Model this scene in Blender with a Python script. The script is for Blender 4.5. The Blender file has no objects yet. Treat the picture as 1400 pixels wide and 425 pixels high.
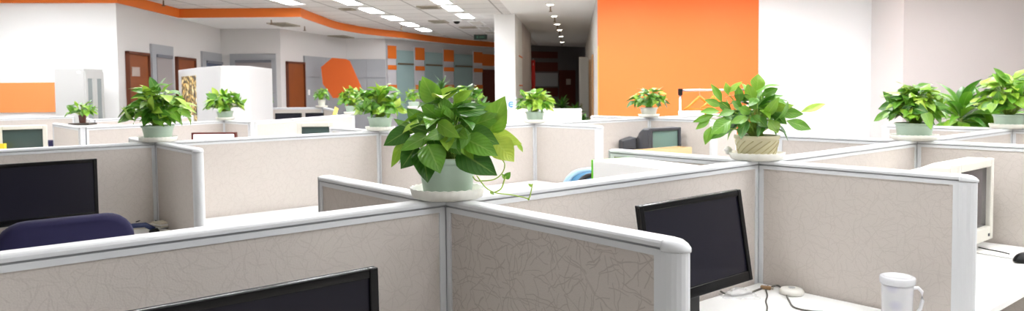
import bpy, math, random
from mathutils import Vector, Matrix
C = bpy.data.collections.new('office'); bpy.context.scene.collection.children.link(C)
scn = bpy.context.scene
PI = math.pi

# ------------------------------------------------------------------ camera model
F, SY, PITCH, ROLL, TH = 1015.83, -43.335, .04675, .00997, .87259
CZ = 1.47
AX, AY = -.162372, 1.846146
S, U0, V1, EL = 1.393257, .071508, 2.869734, .67035
D1 = (math.sin(TH), math.cos(TH)); D2 = (-math.cos(TH), math.sin(TH))
ANG1 = math.atan2(D1[1], D1[0]); ANG2 = math.atan2(D2[1], D2[0])

def ray(x, y):
    p = x-700; q = y-(212.5+SY)
    a = p*math.cos(ROLL)-q*math.sin(ROLL); b = p*math.sin(ROLL)+q*math.cos(ROLL)
    return Vector((a, F*math.cos(PITCH)-b*math.sin(PITCH), -F*math.sin(PITCH)-b*math.cos(PITCH)))
def W(x, y, z):                      # point of the level z seen at (x, y)
    r = ray(x, y); return r*((z-CZ)/r.z)+Vector((0, 0, CZ))
def DD(x, y, d):                     # point at distance d seen at (x, y)
    r = ray(x, y); return r*(d/r.y)+Vector((0, 0, CZ))
def G(u, v, z=0.):                   # point of the cubicle grid
    return Vector((AX+D1[0]*u+D2[0]*v, AY+D1[1]*u+D2[1]*v, z))

cd = bpy.data.cameras.new('camera'); cam = bpy.data.objects.new('camera', cd); C.objects.link(cam)
cd.sensor_width = 36; cd.lens = F*36/1400; cd.shift_y = SY/1400; cd.clip_start = .05; cd.clip_end = 100
cam.matrix_world = Matrix.Translation((0, 0, CZ)) @ Matrix.Rotation(PI/2-PITCH, 4, 'X') @ Matrix.Rotation(-ROLL, 4, 'Z')
cd.dof.use_dof = True; cd.dof.focus_distance = 1.95; cd.dof.aperture_fstop = 8.0
scn.camera = cam
scn.view_settings.view_transform = 'Standard'; scn.view_settings.look = 'None'
scn.view_settings.gamma = 1; scn.view_settings.use_curve_mapping = False
scn.view_settings.exposure = 0.45

# ------------------------------------------------------------------ materials
MATS = {}
def lin(c): return tuple((v/255/12.92 if v/255 <= .04045 else ((v/255+.055)/1.055)**2.4) for v in c)
def mat(name, rgb, rough=.5, metal=0., noise=0., nscale=30., bump=0., bscale=200., spec=.5, emit=0., trans=0., coat=0.):
    if name in MATS: return MATS[name]
    m = bpy.data.materials.new(name); m.use_nodes = True; nt = m.node_tree; b = nt.nodes['Principled BSDF']
    col = (*lin(rgb), 1)
    b.inputs['Base Color'].default_value = col; b.inputs['Roughness'].default_value = rough
    b.inputs['Metallic'].default_value = metal; b.inputs['Specular IOR Level'].default_value = spec
    b.inputs['Transmission Weight'].default_value = trans; b.inputs['Coat Weight'].default_value = coat
    if emit: b.inputs['Emission Color'].default_value = col; b.inputs['Emission Strength'].default_value = emit
    tc = nt.nodes.new('ShaderNodeTexCoord')
    if noise:
        n = nt.nodes.new('ShaderNodeTexNoise'); n.inputs['Scale'].default_value = nscale; n.inputs['Detail'].default_value = 4
        nt.links.new(tc.outputs['Object'], n.inputs['Vector'])
        r = nt.nodes.new('ShaderNodeMapRange'); r.inputs['To Min'].default_value = 1-noise; r.inputs['To Max'].default_value = 1+noise*.6
        nt.links.new(n.outputs['Fac'], r.inputs['Value'])
        mx = nt.nodes.new('ShaderNodeVectorMath'); mx.operation = 'SCALE'; mx.inputs[0].default_value = col[:3]
        nt.links.new(r.outputs['Result'], mx.inputs['Scale']); nt.links.new(mx.outputs['Vector'], b.inputs['Base Color'])
    if bump:
        n2 = nt.nodes.new('ShaderNodeTexNoise'); n2.inputs['Scale'].default_value = bscale
        nt.links.new(tc.outputs['Object'], n2.inputs['Vector'])
        bp = nt.nodes.new('ShaderNodeBump'); bp.inputs['Strength'].default_value = bump; bp.inputs['Distance'].default_value = .002
        nt.links.new(n2.outputs['Fac'], bp.inputs['Height']); nt.links.new(bp.outputs['Normal'], b.inputs['Normal'])
    MATS[name] = m; return m

def fabric_mat(name='partition_fabric', rgb=(207, 199, 192), dark=.78, amt=.2):
    """woven beige fabric with a scatter of thin bent strokes"""
    m = bpy.data.materials.new(name); m.use_nodes = True; nt = m.node_tree; b = nt.nodes['Principled BSDF']
    N = nt.nodes.new; L = nt.links.new
    b.inputs['Roughness'].default_value = .9; b.inputs['Specular IOR Level'].default_value = .15
    uv = N('ShaderNodeUVMap')
    warp = N('ShaderNodeTexNoise'); warp.inputs['Scale'].default_value = 14; L(uv.outputs['UV'], warp.inputs['Vector'])
    wv = N('ShaderNodeVectorMath'); wv.operation = 'MULTIPLY_ADD'; L(warp.outputs['Color'], wv.inputs[0])
    wv.inputs[1].default_value = (.045, .045, 0); L(uv.outputs['UV'], wv.inputs[2])
    acc = None
    for i, sc in enumerate((15, 17, 19, 22, 25)):
        off = N('ShaderNodeVectorMath'); off.operation = 'ADD'; L(wv.outputs['Vector'], off.inputs[0]); off.inputs[1].default_value = (i*3.37, i*1.91, 0)
        vo = N('ShaderNodeTexVoronoi'); vo.voronoi_dimensions = '2D'; vo.inputs['Scale'].default_value = sc; L(off.outputs['Vector'], vo.inputs['Vector'])
        df = N('ShaderNodeVectorMath'); df.operation = 'SUBTRACT'; L(off.outputs['Vector'], df.inputs[0]); L(vo.outputs['Position'], df.inputs[1])
        sp = N('ShaderNodeSeparateColor'); L(vo.outputs['Color'], sp.inputs['Color'])
        an = N('ShaderNodeMath'); an.operation = 'MULTIPLY'; L(sp.outputs['Red'], an.inputs[0]); an.inputs[1].default_value = 2*PI
        ro = N('ShaderNodeVectorRotate'); ro.rotation_type = 'Z_AXIS'; L(df.outputs['Vector'], ro.inputs['Vector']); L(an.outputs['Value'], ro.inputs['Angle'])
        sx = N('ShaderNodeSeparateXYZ'); L(ro.outputs['Vector'], sx.inputs['Vector'])
        ab = N('ShaderNodeMath'); ab.operation = 'ABSOLUTE'; L(sx.outputs['Y'], ab.inputs[0])
        mr = N('ShaderNodeMapRange'); L(ab.outputs['Value'], mr.inputs['Value']); mr.inputs['From Min'].default_value = .0006; mr.inputs['From Max'].default_value = .0015
        mr.inputs['To Min'].default_value = 1; mr.inputs['To Max'].default_value = 0
        if acc is None: acc = mr.outputs['Result']
        else:
            mx = N('ShaderNodeMath'); mx.operation = 'MAXIMUM'; L(acc, mx.inputs[0]); L(mr.outputs['Result'], mx.inputs[1]); acc = mx.outputs['Value']
    n2 = N('ShaderNodeTexNoise'); n2.inputs['Scale'].default_value = 260; n2.inputs['Detail'].default_value = 3; L(uv.outputs['UV'], n2.inputs['Vector'])
    ml = N('ShaderNodeMix'); ml.data_type = 'RGBA'; c = lin(rgb)
    ml.inputs['A'].default_value = (*c, 1); ml.inputs['B'].default_value = (c[0]*dark*.8, c[1]*dark*.76, c[2]*dark*.74, 1)
    fm = N('ShaderNodeMath'); fm.operation = 'MULTIPLY'; L(acc, fm.inputs[0]); fm.inputs[1].default_value = amt
    L(fm.outputs['Value'], ml.inputs['Factor'])
    mg = N('ShaderNodeMapRange'); L(n2.outputs['Fac'], mg.inputs['Value']); mg.inputs['To Min'].default_value = .93; mg.inputs['To Max'].default_value = 1.06
    mm = N('ShaderNodeVectorMath'); mm.operation = 'SCALE'; L(ml.outputs['Result'], mm.inputs[0]); L(mg.outputs['Result'], mm.inputs['Scale'])
    L(mm.outputs['Vector'], b.inputs['Base Color'])
    bp = N('ShaderNodeBump'); bp.inputs['Strength'].default_value = .6; bp.inputs['Distance'].default_value = .001
    L(n2.outputs['Fac'], bp.inputs['Height']); L(bp.outputs['Normal'], b.inputs['Normal'])
    MATS[name] = m; return m

def leaf_mat(name='leaf_green'):
    m = bpy.data.materials.new(name); m.use_nodes = True; nt = m.node_tree; b = nt.nodes['Principled BSDF']; N = nt.nodes.new; L = nt.links.new
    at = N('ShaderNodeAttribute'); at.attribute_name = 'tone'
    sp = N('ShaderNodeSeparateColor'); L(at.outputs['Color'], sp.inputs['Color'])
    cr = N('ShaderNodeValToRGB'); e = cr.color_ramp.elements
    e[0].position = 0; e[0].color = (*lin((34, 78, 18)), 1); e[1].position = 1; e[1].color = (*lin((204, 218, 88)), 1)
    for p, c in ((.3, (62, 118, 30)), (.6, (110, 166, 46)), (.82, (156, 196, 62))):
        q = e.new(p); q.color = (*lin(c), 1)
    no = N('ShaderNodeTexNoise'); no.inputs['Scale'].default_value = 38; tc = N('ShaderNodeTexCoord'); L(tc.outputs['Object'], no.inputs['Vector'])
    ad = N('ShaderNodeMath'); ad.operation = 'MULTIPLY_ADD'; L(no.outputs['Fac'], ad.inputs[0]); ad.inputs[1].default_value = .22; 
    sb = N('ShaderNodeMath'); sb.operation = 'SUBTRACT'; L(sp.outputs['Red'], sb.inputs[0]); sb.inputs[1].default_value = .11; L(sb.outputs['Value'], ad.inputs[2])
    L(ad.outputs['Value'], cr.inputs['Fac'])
    uv = N('ShaderNodeUVMap'); sx = N('ShaderNodeSeparateXYZ'); L(uv.outputs['UV'], sx.inputs['Vector'])   # u across (0 at midrib), v along
    ab = N('ShaderNodeMath'); ab.operation = 'ABSOLUTE'; L(sx.outputs['X'], ab.inputs[0])
    mr = N('ShaderNodeMapRange'); L(ab.outputs['Value'], mr.inputs['Value']); mr.inputs['From Min'].default_value = .02; mr.inputs['From Max'].default_value = .09
    mr.inputs['To Min'].default_value = .25; mr.inputs['To Max'].default_value = 0
    # side veins
    sv = N('ShaderNodeMath'); sv.operation = 'MULTIPLY_ADD'; L(ab.outputs['Value'], sv.inputs[0]); sv.inputs[1].default_value = -.35; L(sx.outputs['Y'], sv.inputs[2])
    s2 = N('ShaderNodeMath'); s2.operation = 'MULTIPLY'; L(sv.outputs['Value'], s2.inputs[0]); s2.inputs[1].default_value = 44
    s3 = N('ShaderNodeMath'); s3.operation = 'SINE'; L(s2.outputs['Value'], s3.inputs[0])
    s4 = N('ShaderNodeMapRange'); L(s3.outputs['Value'], s4.inputs['Value']); s4.inputs['From Min'].default_value = .8; s4.inputs['From Max'].default_value = 1; s4.inputs['To Max'].default_value = .05
    s5 = N('ShaderNodeMath'); s5.operation = 'MAXIMUM'; L(mr.outputs['Result'], s5.inputs[0]); L(s4.outputs['Result'], s5.inputs[1])
    mx = N('ShaderNodeMix'); mx.data_type = 'RGBA'; L(s5.outputs['Value'], mx.inputs['Factor']); L(cr.outputs['Color'], mx.inputs['A']); mx.inputs['B'].default_value = (*lin((196, 222, 120)), 1)
    L(mx.outputs['Result'], b.inputs['Base Color']); b.inputs['Roughness'].default_value = .3; b.inputs['Specular IOR Level'].default_value = .65
    bp = N('ShaderNodeBump'); bp.inputs['Strength'].default_value = .15; bp.inputs['Distance'].default_value = .002; L(s3.outputs['Value'], bp.inputs['Height']); L(bp.outputs['Normal'], b.inputs['Normal'])
    tr = N('ShaderNodeBsdfTranslucent'); L(mx.outputs['Result'], tr.inputs['Color'])
    ms = N('ShaderNodeMixShader'); ms.inputs['Fac'].default_value = .2; L(b.outputs['BSDF'], ms.inputs[1]); L(tr.outputs['BSDF'], ms.inputs[2])
    L(ms.outputs['Shader'], nt.nodes['Material Output'].inputs['Surface']); MATS[name] = m; return m

def tile_ceiling_mat(name='ceiling_tiles'):
    m = bpy.data.materials.new(name); m.use_nodes = True; nt = m.node_tree; b = nt.nodes['Principled BSDF']; N = nt.nodes.new; L = nt.links.new
    tc = N('ShaderNodeTexCoord'); br = N('ShaderNodeTexBrick'); br.offset = 0; br.squash = 1
    mp = N('ShaderNodeMapping'); mp.inputs['Rotation'].default_value = (0, 0, math.radians(4.9)); L(tc.outputs['Object'], mp.inputs['Vector'])
    L(mp.outputs['Vector'], br.inputs['Vector'])
    br.inputs['Color1'].default_value = (*lin((226, 224, 222)), 1); br.inputs['Color2'].default_value = (*lin((218, 216, 214)), 1)
    br.inputs['Mortar'].default_value = (*lin((158, 155, 152)), 1); br.inputs['Scale'].default_value = 1
    br.inputs['Mortar Size'].default_value = .014; br.inputs['Brick Width'].default_value = .7; br.inputs['Row Height'].default_value = .7
    L(br.outputs['Color'], b.inputs['Base Color']); b.inputs['Roughness'].default_value = .9
    MATS[name] = m; return m

FAB = fabric_mat(); FAB_DIM = fabric_mat('partition_fabric_dimly_lit', amt=.5); LEAF = leaf_mat(); TILE = tile_ceiling_mat()  # one fabric twice; stronger strokes stand in for the front panel's dimmer light
ALU = mat('white_aluminium', (222, 224, 226), .42)
ALUD = mat('grey_aluminium', (186, 187, 189), .4, .25)
SLOT = mat('rail_slot', (172, 174, 177), .5); GAP = mat('dark_gap', (70, 70, 72), .6)
WHITE = mat('white_paint', (243, 243, 242), .75, 0, .012, 3, .1, 300)
LWALL = mat('office_wall_paint', (214, 211, 209), .8, 0, .015, 2)
GREYP = mat('grey_panel_paint', (160, 162, 166), .6, 0, .02, 3)
MAUVE = mat('mauve_wall_paint', (194, 186, 184), .8, 0, .02, 2)
ORANGE = mat('orange_wall_paint', (234, 112, 44), .62, 0, .03, 2, .08, 400)
ORANGED = mat('orange_band_paint', (232, 118, 34), .6, 0, .03, 2)
WOOD = mat('brown_door_wood', (134, 68, 22), .5, 0, .18, 4)
DESK = mat('white_desk_laminate', (240, 240, 238), .45)
DESKE = mat('desk_edge_band', (226, 226, 224), .5)
BLACK = mat('black_plastic', (11, 11, 13), .35, 0, 0, 30, 0, 200, .3)
SCREEN = mat('dark_screen', (19, 18, 30), .3, 0, 0, 30, 0, 200, .28)
CREAM = mat('cream_plastic', (228, 225, 214), .45)
DGREY = mat('dark_grey_plastic', (62, 64, 70), .45)
GLASSY = mat('crt_glass', (66, 84, 80), .12, 0, 0, 30, 0, 200, .8)
NAVY = mat('navy_fabric', (20, 16, 60), .85, 0, .12, 60, .4, 900)
POTG = mat('pale_green_pot', (186, 206, 188), .5, 0, .03, 12)
POTC = mat('cream_pot', (214, 206, 170), .5, 0, .05, 25)
POTW = mat('off_white_pot', (226, 226, 214), .5, 0, .03, 12)
POTB = mat('reddish_brown_pot', (96, 52, 40), .4, 0, .2, 20)
SAUC = mat('off_white_saucer', (234, 232, 222), .45)
SOIL = mat('dark_soil', (58, 44, 32), .95, 0, .4, 80, .8, 120)
STEM = mat('green_stem', (164, 194, 84), .5)
CARD = mat('tan_cardboard', (224, 196, 150), .85, 0, .04, 20)
PAPER = mat('white_paper', (242, 240, 236), .8)
CHROME = mat('brushed_steel', (190, 184, 176), .3, .8)
BLUEL = mat('light_blue_plastic', (168, 202, 226), .4)
BLUEM = mat('blue_mesh', (74, 128, 166), .7, 0, .06, 200)
LIME = mat('lime_green_plastic', (110, 206, 40), .45)
CABLE = mat('grey_cable', (96, 94, 86), .5)
FLOORM = mat('pale_floor_tile', (206, 202, 196), .5, 0, .04, 6)
TEAL = mat('pale_teal_glass', (158, 184, 184), .25)
DARKRED = mat('dark_red_paint', (92, 34, 22), .6)
BRONZE = mat('bronze_rail', (130, 112, 88), .4, .4)
HANGO = mat('orange_plastic', (255, 130, 20), .4)
TUBE = mat('lit_diffuser', (251, 252, 255), .5, 0, 0, 30, 0, 200, .2, 30.0)
TUBEF = mat('lit_diffuser_far', (251, 252, 255), .5, 0, 0, 30, 0, 200, .2, 24.0)
TUBEOFF = mat('unlit_diffuser', (208, 204, 196), .5)
DOWNL = mat('lit_downlight', (255, 240, 214), .5, 0, 0, 30, 0, 200, .2, 75.0)

# ------------------------------------------------------------------ mesh helpers
class MB:
    def __init__(s): s.v = []; s.f = []; s.uv = {}; s.col = []; s.fm = []; s.hascol = False
    def add(s, vs, fs, uvs=None, col=None, mi=0):
        o = len(s.v); s.v += [tuple(p) for p in vs]
        for k, f in enumerate(fs):
            s.f.append([o+i for i in f]); s.fm.append(mi)
        if uvs is not None:
            for i, q in enumerate(uvs): s.uv[o+i] = q
        if col is not None: s.hascol = True
        s.col += [col if col is not None else .5]*len(vs)
        return s
    def box(s, x0, x1, y0, y1, z0, z1, mi=0):
        vs = [(x, y, z) for z in (z0, z1) for y in (y0, y1) for x in (x0, x1)]
        return s.add(vs, [(0, 2, 3, 1), (4, 5, 7, 6), (0, 1, 5, 4), (2, 6, 7, 3), (0, 4, 6, 2), (1, 3, 7, 5)], mi=mi)
    def hexa(s, p, mi=0):            # 8 corners: bottom loop then top loop
        return s.add(p, [(3, 2, 1, 0), (4, 5, 6, 7), (0, 1, 5, 4), (1, 2, 6, 5), (2, 3, 7, 6), (3, 0, 4, 7)], mi=mi)
    def prism(s, poly, z0, z1, mi=0):   # vertical prism over a plan polygon (counter-clockwise)
        n = len(poly); vs = [(x, y, z0) for x, y in poly]+[(x, y, z1) for x, y in poly]
        fs = [tuple(range(n-1, -1, -1)), tuple(range(n, 2*n))]+[(i, (i+1) % n, n+(i+1) % n, n+i) for i in range(n)]
        return s.add(vs, fs, mi=mi)
    def loft(s, rings, closed=True, cap=True, mi=0):
        n = len(rings[0]); vs = [p for r in rings for p in r]; fs = []
        for k in range(len(rings)-1):
            for i in range(n if closed else n-1):
                j = (i+1) % n; fs.append((k*n+i, k*n+j, (k+1)*n+j, (k+1)*n+i))
        if cap: fs.append(tuple(range(n-1, -1, -1))); fs.append(tuple(range((len(rings)-1)*n, len(rings)*n)))
        return s.add(vs, fs, mi=mi)
    def lathe(s, prof, n=32, cx=0, cy=0, z=0, cap=True, mi=0, wave=None):
        rings = []
        for k, (r, h) in enumerate(prof):
            ring = []
            for i in range(n):
                a = 2*PI*i/n; rr = r; hh = h
                if wave and k in wave[0]: rr = r+wave[1]*math.cos(a*wave[2]); hh = h+wave[3]*math.cos(a*wave[2])
                ring.append((cx+rr*math.cos(a), cy+rr*math.sin(a), z+hh))
            rings.append(ring)
        return s.loft(rings, True, cap, mi)
    def tube(s, pts, r, n=8, mi=0, r2=None, col=None):
        pts = [Vector(p) for p in pts]; m = len(pts); rings = []
        up = Vector((0, 0, 1))
        for k, p in enumerate(pts):
            t = (pts[min(k+1, m-1)]-pts[max(k-1, 0)])
            t = t.normalized() if t.length > 1e-9 else Vector((0, 0, 1))
            a = t.cross(up)
            if a.length < .05: a = t.cross(Vector((0, 1, 0)))
            a.normalize(); b = a.cross(t); rr = r if r2 is None else r+(r2-r)*k/(m-1)
            rings.append([p+(a*math.cos(2*PI*i/n)+b*math.sin(2*PI*i/n))*rr for i in range(n)])
        return s.loft(rings, True, True, mi)
    def build(s, name, m, parent=None, smooth=False, bevel=0., seg=2, loc=None):
        me = bpy.data.meshes.new(name); me.from_pydata(s.v, [], s.f); 
        ms = m if isinstance(m, (list, tuple)) else [m]
        for q in ms: me.materials.append(q)
        for p, q in zip(me.polygons, s.fm): p.material_index = q; p.use_smooth = smooth
        if s.uv:
            ul = me.uv_layers.new(name='UVMap')
            for lp in me.loops: ul.data[lp.index].uv = s.uv.get(lp.vertex_index, (0, 0))
        if s.hascol:
            ca = me.color_attributes.new('tone', 'FLOAT_COLOR', 'POINT')
            for i, c in enumerate(s.col): ca.data[i].color = (c, c, c, 1)
        me.update()
        o = bpy.data.objects.new(name, me); C.objects.link(o)
        if parent is not None: o.parent = parent
        if loc is not None: o.location = loc
        if bevel:
            bv = o.modifiers.new('bevel', 'BEVEL'); bv.width = bevel; bv.segments = seg; bv.limit_method = 'ANGLE'; bv.angle_limit = math.radians(40)
            for p in me.polygons: p.use_smooth = True
            wn = o.modifiers.new('wn', 'WEIGHTED_NORMAL'); wn.keep_sharp = True
        return o
def recalc(o):
    import bmesh
    bm = bmesh.new(); bm.from_mesh(o.data); bmesh.ops.recalc_face_normals(bm, faces=bm.faces); bm.to_mesh(o.data); bm.free(); return o

def thing(name, label, cat, loc=(0, 0, 0), rotz=0., group=None):
    o = bpy.data.objects.new(name, None); C.objects.link(o); o.empty_display_size = .1
    o.location = loc; o.rotation_euler = (0, 0, rotz); o['label'] = label; o['category'] = cat
    if group: o['group'] = group
    return o
def tag(o, label, cat, group=None):
    o['label'] = label; o['category'] = cat
    if group: o['group'] = group
    return o
def struct(o): o['kind'] = 'structure'; return o
def dup(root, loc=None, rotz=None, label=None, group=None):
    r = root.copy(); C.objects.link(r)
    if loc is not None: r.location = loc
    if rotz is not None: r.rotation_euler = (0, 0, rotz)
    if label: r['label'] = label
    if group: r['group'] = group
    for ch in list(root.children):
        c = ch.copy(); C.objects.link(c); c.parent = r
        for g in list(ch.children):
            d = g.copy(); C.objects.link(d); d.parent = c
    return r

# ------------------------------------------------------------------ the room (building frame)
KR = 1.15
ZS, ZC, ZF = 2.77, 2.92, 2.25
E1A = math.radians(4.9); E1 = Vector((math.sin(E1A), math.cos(E1A), 0)); E2 = Vector((math.cos(E1A), -math.sin(E1A), 0))
def PX(x, d):                        # plan point at distance d in the column x
    r = ray(x, 140); return Vector((r.x*d/r.y, d, 0))
P0, P1, P2, P3, P4 = PX(163, 10.8), PX(304, 15.4), PX(385, 15.5), PX(475, 18.5), PX(528, 18.8)
P5 = PX(690, 24.2); P6 = PX(815, 26.6)
PL = PX(0, 10.66)+(PX(0, 10.66)-P0)*1.2
def wall(name, a, b, m, z0=0., z1=ZC, t=.12, side=1):
    """upright slab from a to b; its face runs along a-b, its thickness lies on the far side"""
    a = Vector(a); b = Vector(b); d = (b-a).normalized(); n = Vector((-d.y, d.x, 0))*side*t
    p = [a, b, b+n, a+n]
    if side < 0: p = [b, a, a+n, b+n]
    mb = MB(); mb.prism([(q.x, q.y) for q in p], z0, z1)
    return struct(recalc(mb.build(name, m)))
wall('wall_left', PL, P0, WHITE)
wall('wall_left_side', P0, P1, LWALL)
wall('wall_rear_left', P1, P2, LWALL)
wall('wall_rear_middle', P2, P3, LWALL)
wall('wall_rear_centre', P3, P4, LWALL)
wall('wall_rear_striped', P4, P5, mat('rear_wall_paint', (200, 198, 197), .8))
wall('wall_rear_dark', P5, P5+(P6-P5)*1.5, mat('rear_wall_unlit', (104, 98, 98), .8))  # grey darkened in place of the missing light at the corridor end
# orange and white walls to the right of the corridor
DO = 11.2
Q0 = PX(818, DO); Q1 = PX(1036.8, DO-.12); Q2 = PX(1190, DO-.2); Q3 = PX(1234, 10.12)
wall('wall_orange', Q0, Q1, ORANGE); wall('wall_white', Q1, Q2, mat('white_wall_paint', (228, 229, 230), .8))
wall('wall_return', Q2, Q3, mat('return_wall_paint', (206, 204, 203), .8), side=1)
Q4 = PX(1700, 9.6); wall('wall_right', Q3, Q4, MAUVE)
QE = Q0+E1*15; wall('wall_corridor_right', QE, Q0+E1*.121, LWALL, side=1)
# floor and ceilings
fl = MB().box(-12, 10, -2.5, 28, -.1, 0).build('floor', FLOORM); struct(fl)

def onwall(a, b, x):
    r = ray(x, 140); d = (b-a); den = r.x*d.y-r.y*d.x; k = (a.x*d.y-a.y*d.x)/den; return Vector((r.x*k, r.y*k, 0))
# curved orange fascia
fp = [(411, 22.5), (434, 30.5), (458, 38.6), (478, 42.7), (498.6, 46), (524, 49), (550, 51.4), (592.8, 56.8), (634, 61), (676, 64.3), (700, 66)]
curve = []
for x, y in fp: q = W(x, y, ZS); curve.append(Vector((q.x, q.y, 0)))
c0 = W(233, 24, ZS); c0.z = 0
path = [PL+Vector((0, -.04, 0)), P0+Vector((.045, -.04, 0)), Vector((onwall(P0, P1, 233).x+.06, c0.y, 0))]+curve
# smooth the curved part
def catmull(p, n=4):
    o = []
    for i in range(len(p)-1):
        a, b, c, d = p[max(i-1, 0)], p[i], p[i+1], p[min(i+2, len(p)-1)]
        for k in range(n):
            t = k/n; o.append(.5*((2*b)+(c-a)*t+(2*a-5*b+4*c-d)*t*t+(3*b-a-3*c+d)*t**3))
    o.append(p[-1]); return o
path = path[:3]+catmull(curve, 4)
mb = MB(); n = len(path); off = []
for i, p in enumerate(path):
    t = (path[min(i+1, n-1)]-path[max(i-1, 0)]).normalized(); off.append(p+Vector((-t.y, t.x, 0))*.03)
vs = []
for z in (ZS-.006, ZC-.002):
    vs += [(p.x, p.y, z) for p in path]+[(p.x, p.y, z) for p in off]
fs = []
for i in range(n-1):
    fs += [(i, i+1, 2*n+i+1, 2*n+i), (n+i+1, n+i, 3*n+i, 3*n+i+1), (i+1, i, n+i, n+i+1), (2*n+i, 2*n+i+1, 3*n+i+1, 3*n+i)]
mb.add(vs, fs); fo = recalc(mb.build('trim_1', ORANGED)); struct(fo)
# lowered plain ceiling between the fascia and the door walls
poly = [(p.x, p.y) for p in path[2:]][::-1]
sof = [(P0.x+.02, P0.y+.3)]+[(p.x, p.y) for p in off[2:]]+[(P5.x+.3, P5.y+1.2), (P5.x-2, P5.y+1.2), (P4.x-3, P4.y+3), (P1.x-.3, P1.y+2.5), (P0.x-.3, P0.y+1)]
so = MB().prism(sof, ZS, ZC-.01).build('ceiling', WHITE); struct(recalc(so))
# tiled ceiling, and the plain one over the corridor
cl = W(700, 20, ZC); cl.z = 0
def online(y): return cl+E1*((y-cl.y)/E1.y)
a = online(-2.5); b = online(28)
ct = MB().prism([(-12, -2.5), (a.x, a.y), (b.x, b.y), (-12, 28)], ZC, ZC+.05).build('ceiling', TILE); struct(ct)
cp = MB().prism([(a.x, a.y), (10, -2.5), (10, 28), (b.x, b.y)], ZC, ZC+.05).build('ceiling', WHITE); struct(cp)

# column and the corridor's left wall
k0 = PX(677, 14.5); k1 = k0+E2*.4; dcol = (PX(712, 16.5)-k1).length
kk = PX(705, 14.45)
colpoly = [k0, kk, kk+E1*1.9, k0+E1*1.9]
co = MB().prism([(p.x, p.y) for p in colpoly], 0, ZC).build('column', WHITE); struct(recalc(co)); co.name = 'wall_column'
lw0 = kk+E1*1.9; lw1 = kk+E1*5.2
wall('wall_corridor_left', lw0, lw1, mat('corridor_wall_paint', (206, 196, 194), .8), t=.2, side=1)
for i, zz in enumerate((2.14, 1.53)):
    a = kk+E1*.9+E2*.003; b = kk+E1*1.9+E2*.003
    struct(recalc(MB().prism([(p.x, p.y) for p in (a, a+E2*.006, b+E2*.006, b)], zz, zz+.025).build('trim_%d' % (2+i), ORANGED)))

# doors, frames in the door walls.  part of a wall from column x0 to x1, standing proud by t
def slab(mb, a, b, x0, x1, z0, z1, t0=0., t1=.03, mi=0):
    p = onwall(a, b, x0); q = onwall(a, b, x1); d = (b-a).normalized(); n = Vector((d.y, -d.x, 0))
    if n.dot(p) > 0: n = -n
    p0, q0, p1, q1 = p+n*t0, q+n*t0, p+n*t1, q+n*t1
    mb.prism([(v.x, v.y) for v in (p1, q1, q0, p0)], z0, z1, mi); return mb
def part(name, m, a, b, x0, x1, z0, z1, t0, t1, parent=None):
    return recalc(slab(MB(), a, b, x0, x1, z0, z1, t0, t1).build(name, m, parent))
WOODF = mat('door_frame_wood', (96, 44, 16), .5)
def wdoor(i, a, b, x0, x1, zt, notice=None, handle=None):
    d = part('door_%d' % i, WOOD, a, b, x0+1, x1-1, 0, zt-.04, .002, .03); struct(d)
    f = MB(); slab(f, a, b, x0, x0+1, 0, zt, .002, .06); slab(f, a, b, x1-1, x1, 0, zt, .002, .06); slab(f, a, b, x0, x1, zt-.04, zt, .002, .06)
    recalc(f.build('door_frame', WOODF, d))
    if notice: nx0, nx1, z0, z1 = notice; n = part('notice', mat('grey_notice', (176, 160, 150), .7), a, b, nx0, nx1, z0, z1, .03, .036, d)
    if handle: part('handle', CHROME, a, b, handle, handle+1.2, 1.0, 1.06, .03, .08, d)
    return d
wdoor(1, P0, P1, 173, 202.5, 2.09, (178.6, 189.4, 1.72, 1.86), 199)
wdoor(2, P0, P1, 240.5, 266, 2.09, None, 262)
wdoor(3, P2, P3, 391.5, 415.5, 2.1, None, 412)
def frame(name, a, b, x0, x1, ix0, ix1, zt, iz, inner, lab=None):
    f = part(name, GREYP, a, b, x0, x1, 0, zt, .002, .04); struct(f)
    part('inner_panel', inner, a, b, ix0, ix1, 0, iz, .04, .05, f)
    part('head_rail', mat('slate_rail', (112, 114, 122), .5), a, b, ix0, ix1, iz, iz+.05, .04, .07, f)
    return f
INN = mat('shutter_grey', (150, 143, 142), .6)
frame('door_4', P0, P1, 206.8, 236, 212.5, 233, ZF, 2.04, INN)
frame('window_1', P0, P1, 276, 302.3, 281, 302, ZF, 2.03, mat('dark_blue_glass', (74, 82, 104), .2))
frame('door_5', P1, P2, 316.5, 379, 324, 373, ZF+.0, 2.07, INN)
# grey wall cladding behind the orange board
CLAD = []
for nm, a, b, x0, x1 in (('wall_cladding_left', P2, P3, 416, 474.5), ('wall_cladding_right', P3, P4, 475.5, 528)):
    mb = MB(); xm = x0+(x1-x0)*.5
    for (xa, xb) in ((x0, xm), (xm, x1)):
        for (za, zb) in ((0, .9), (.9, 1.78), (1.78, ZF)):
            slab(mb, a, b, xa+.15, xb-.15, za+.008, zb-.008, .01, .035)
    slab(mb, a, b, x0, x1, 0, ZF, .002, .012)
    struct(recalc(mb.build(nm, GREYP)))
part('light_switch', PAPER, P2, P3, 419.2, 421.4, 1.38, 1.5, .036, .05)
tag(bpy.data.objects['light_switch'], 'small white light switch on grey wall cladding beside far wooden door', 'switch')
# the orange angular board leaning in the corner
pts = [(454, 79), (473, 80.7), (478.4, 83.3), (495.3, 121.4), (488, 127), (484, 134), (455, 134), (450, 126), (441.4, 115), (438.8, 91.7)]
ob = MB(); rr = []
for dd in (16.5, 16.58):
    rr.append([DD(x, y, dd) for x, y in pts])
ob.loft(rr)
for lx in (474, 483): q = DD(lx, 130, 16.54); ob.box(q.x-.012, q.x+.012, q.y-.012, q.y+.012, 0, q.z)
tag(recalc(ob.build('angular_board', mat('burnt_orange_board', (214, 96, 24), .6))), 'orange many-sided board standing in front of the grey cladding', 'board')
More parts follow.
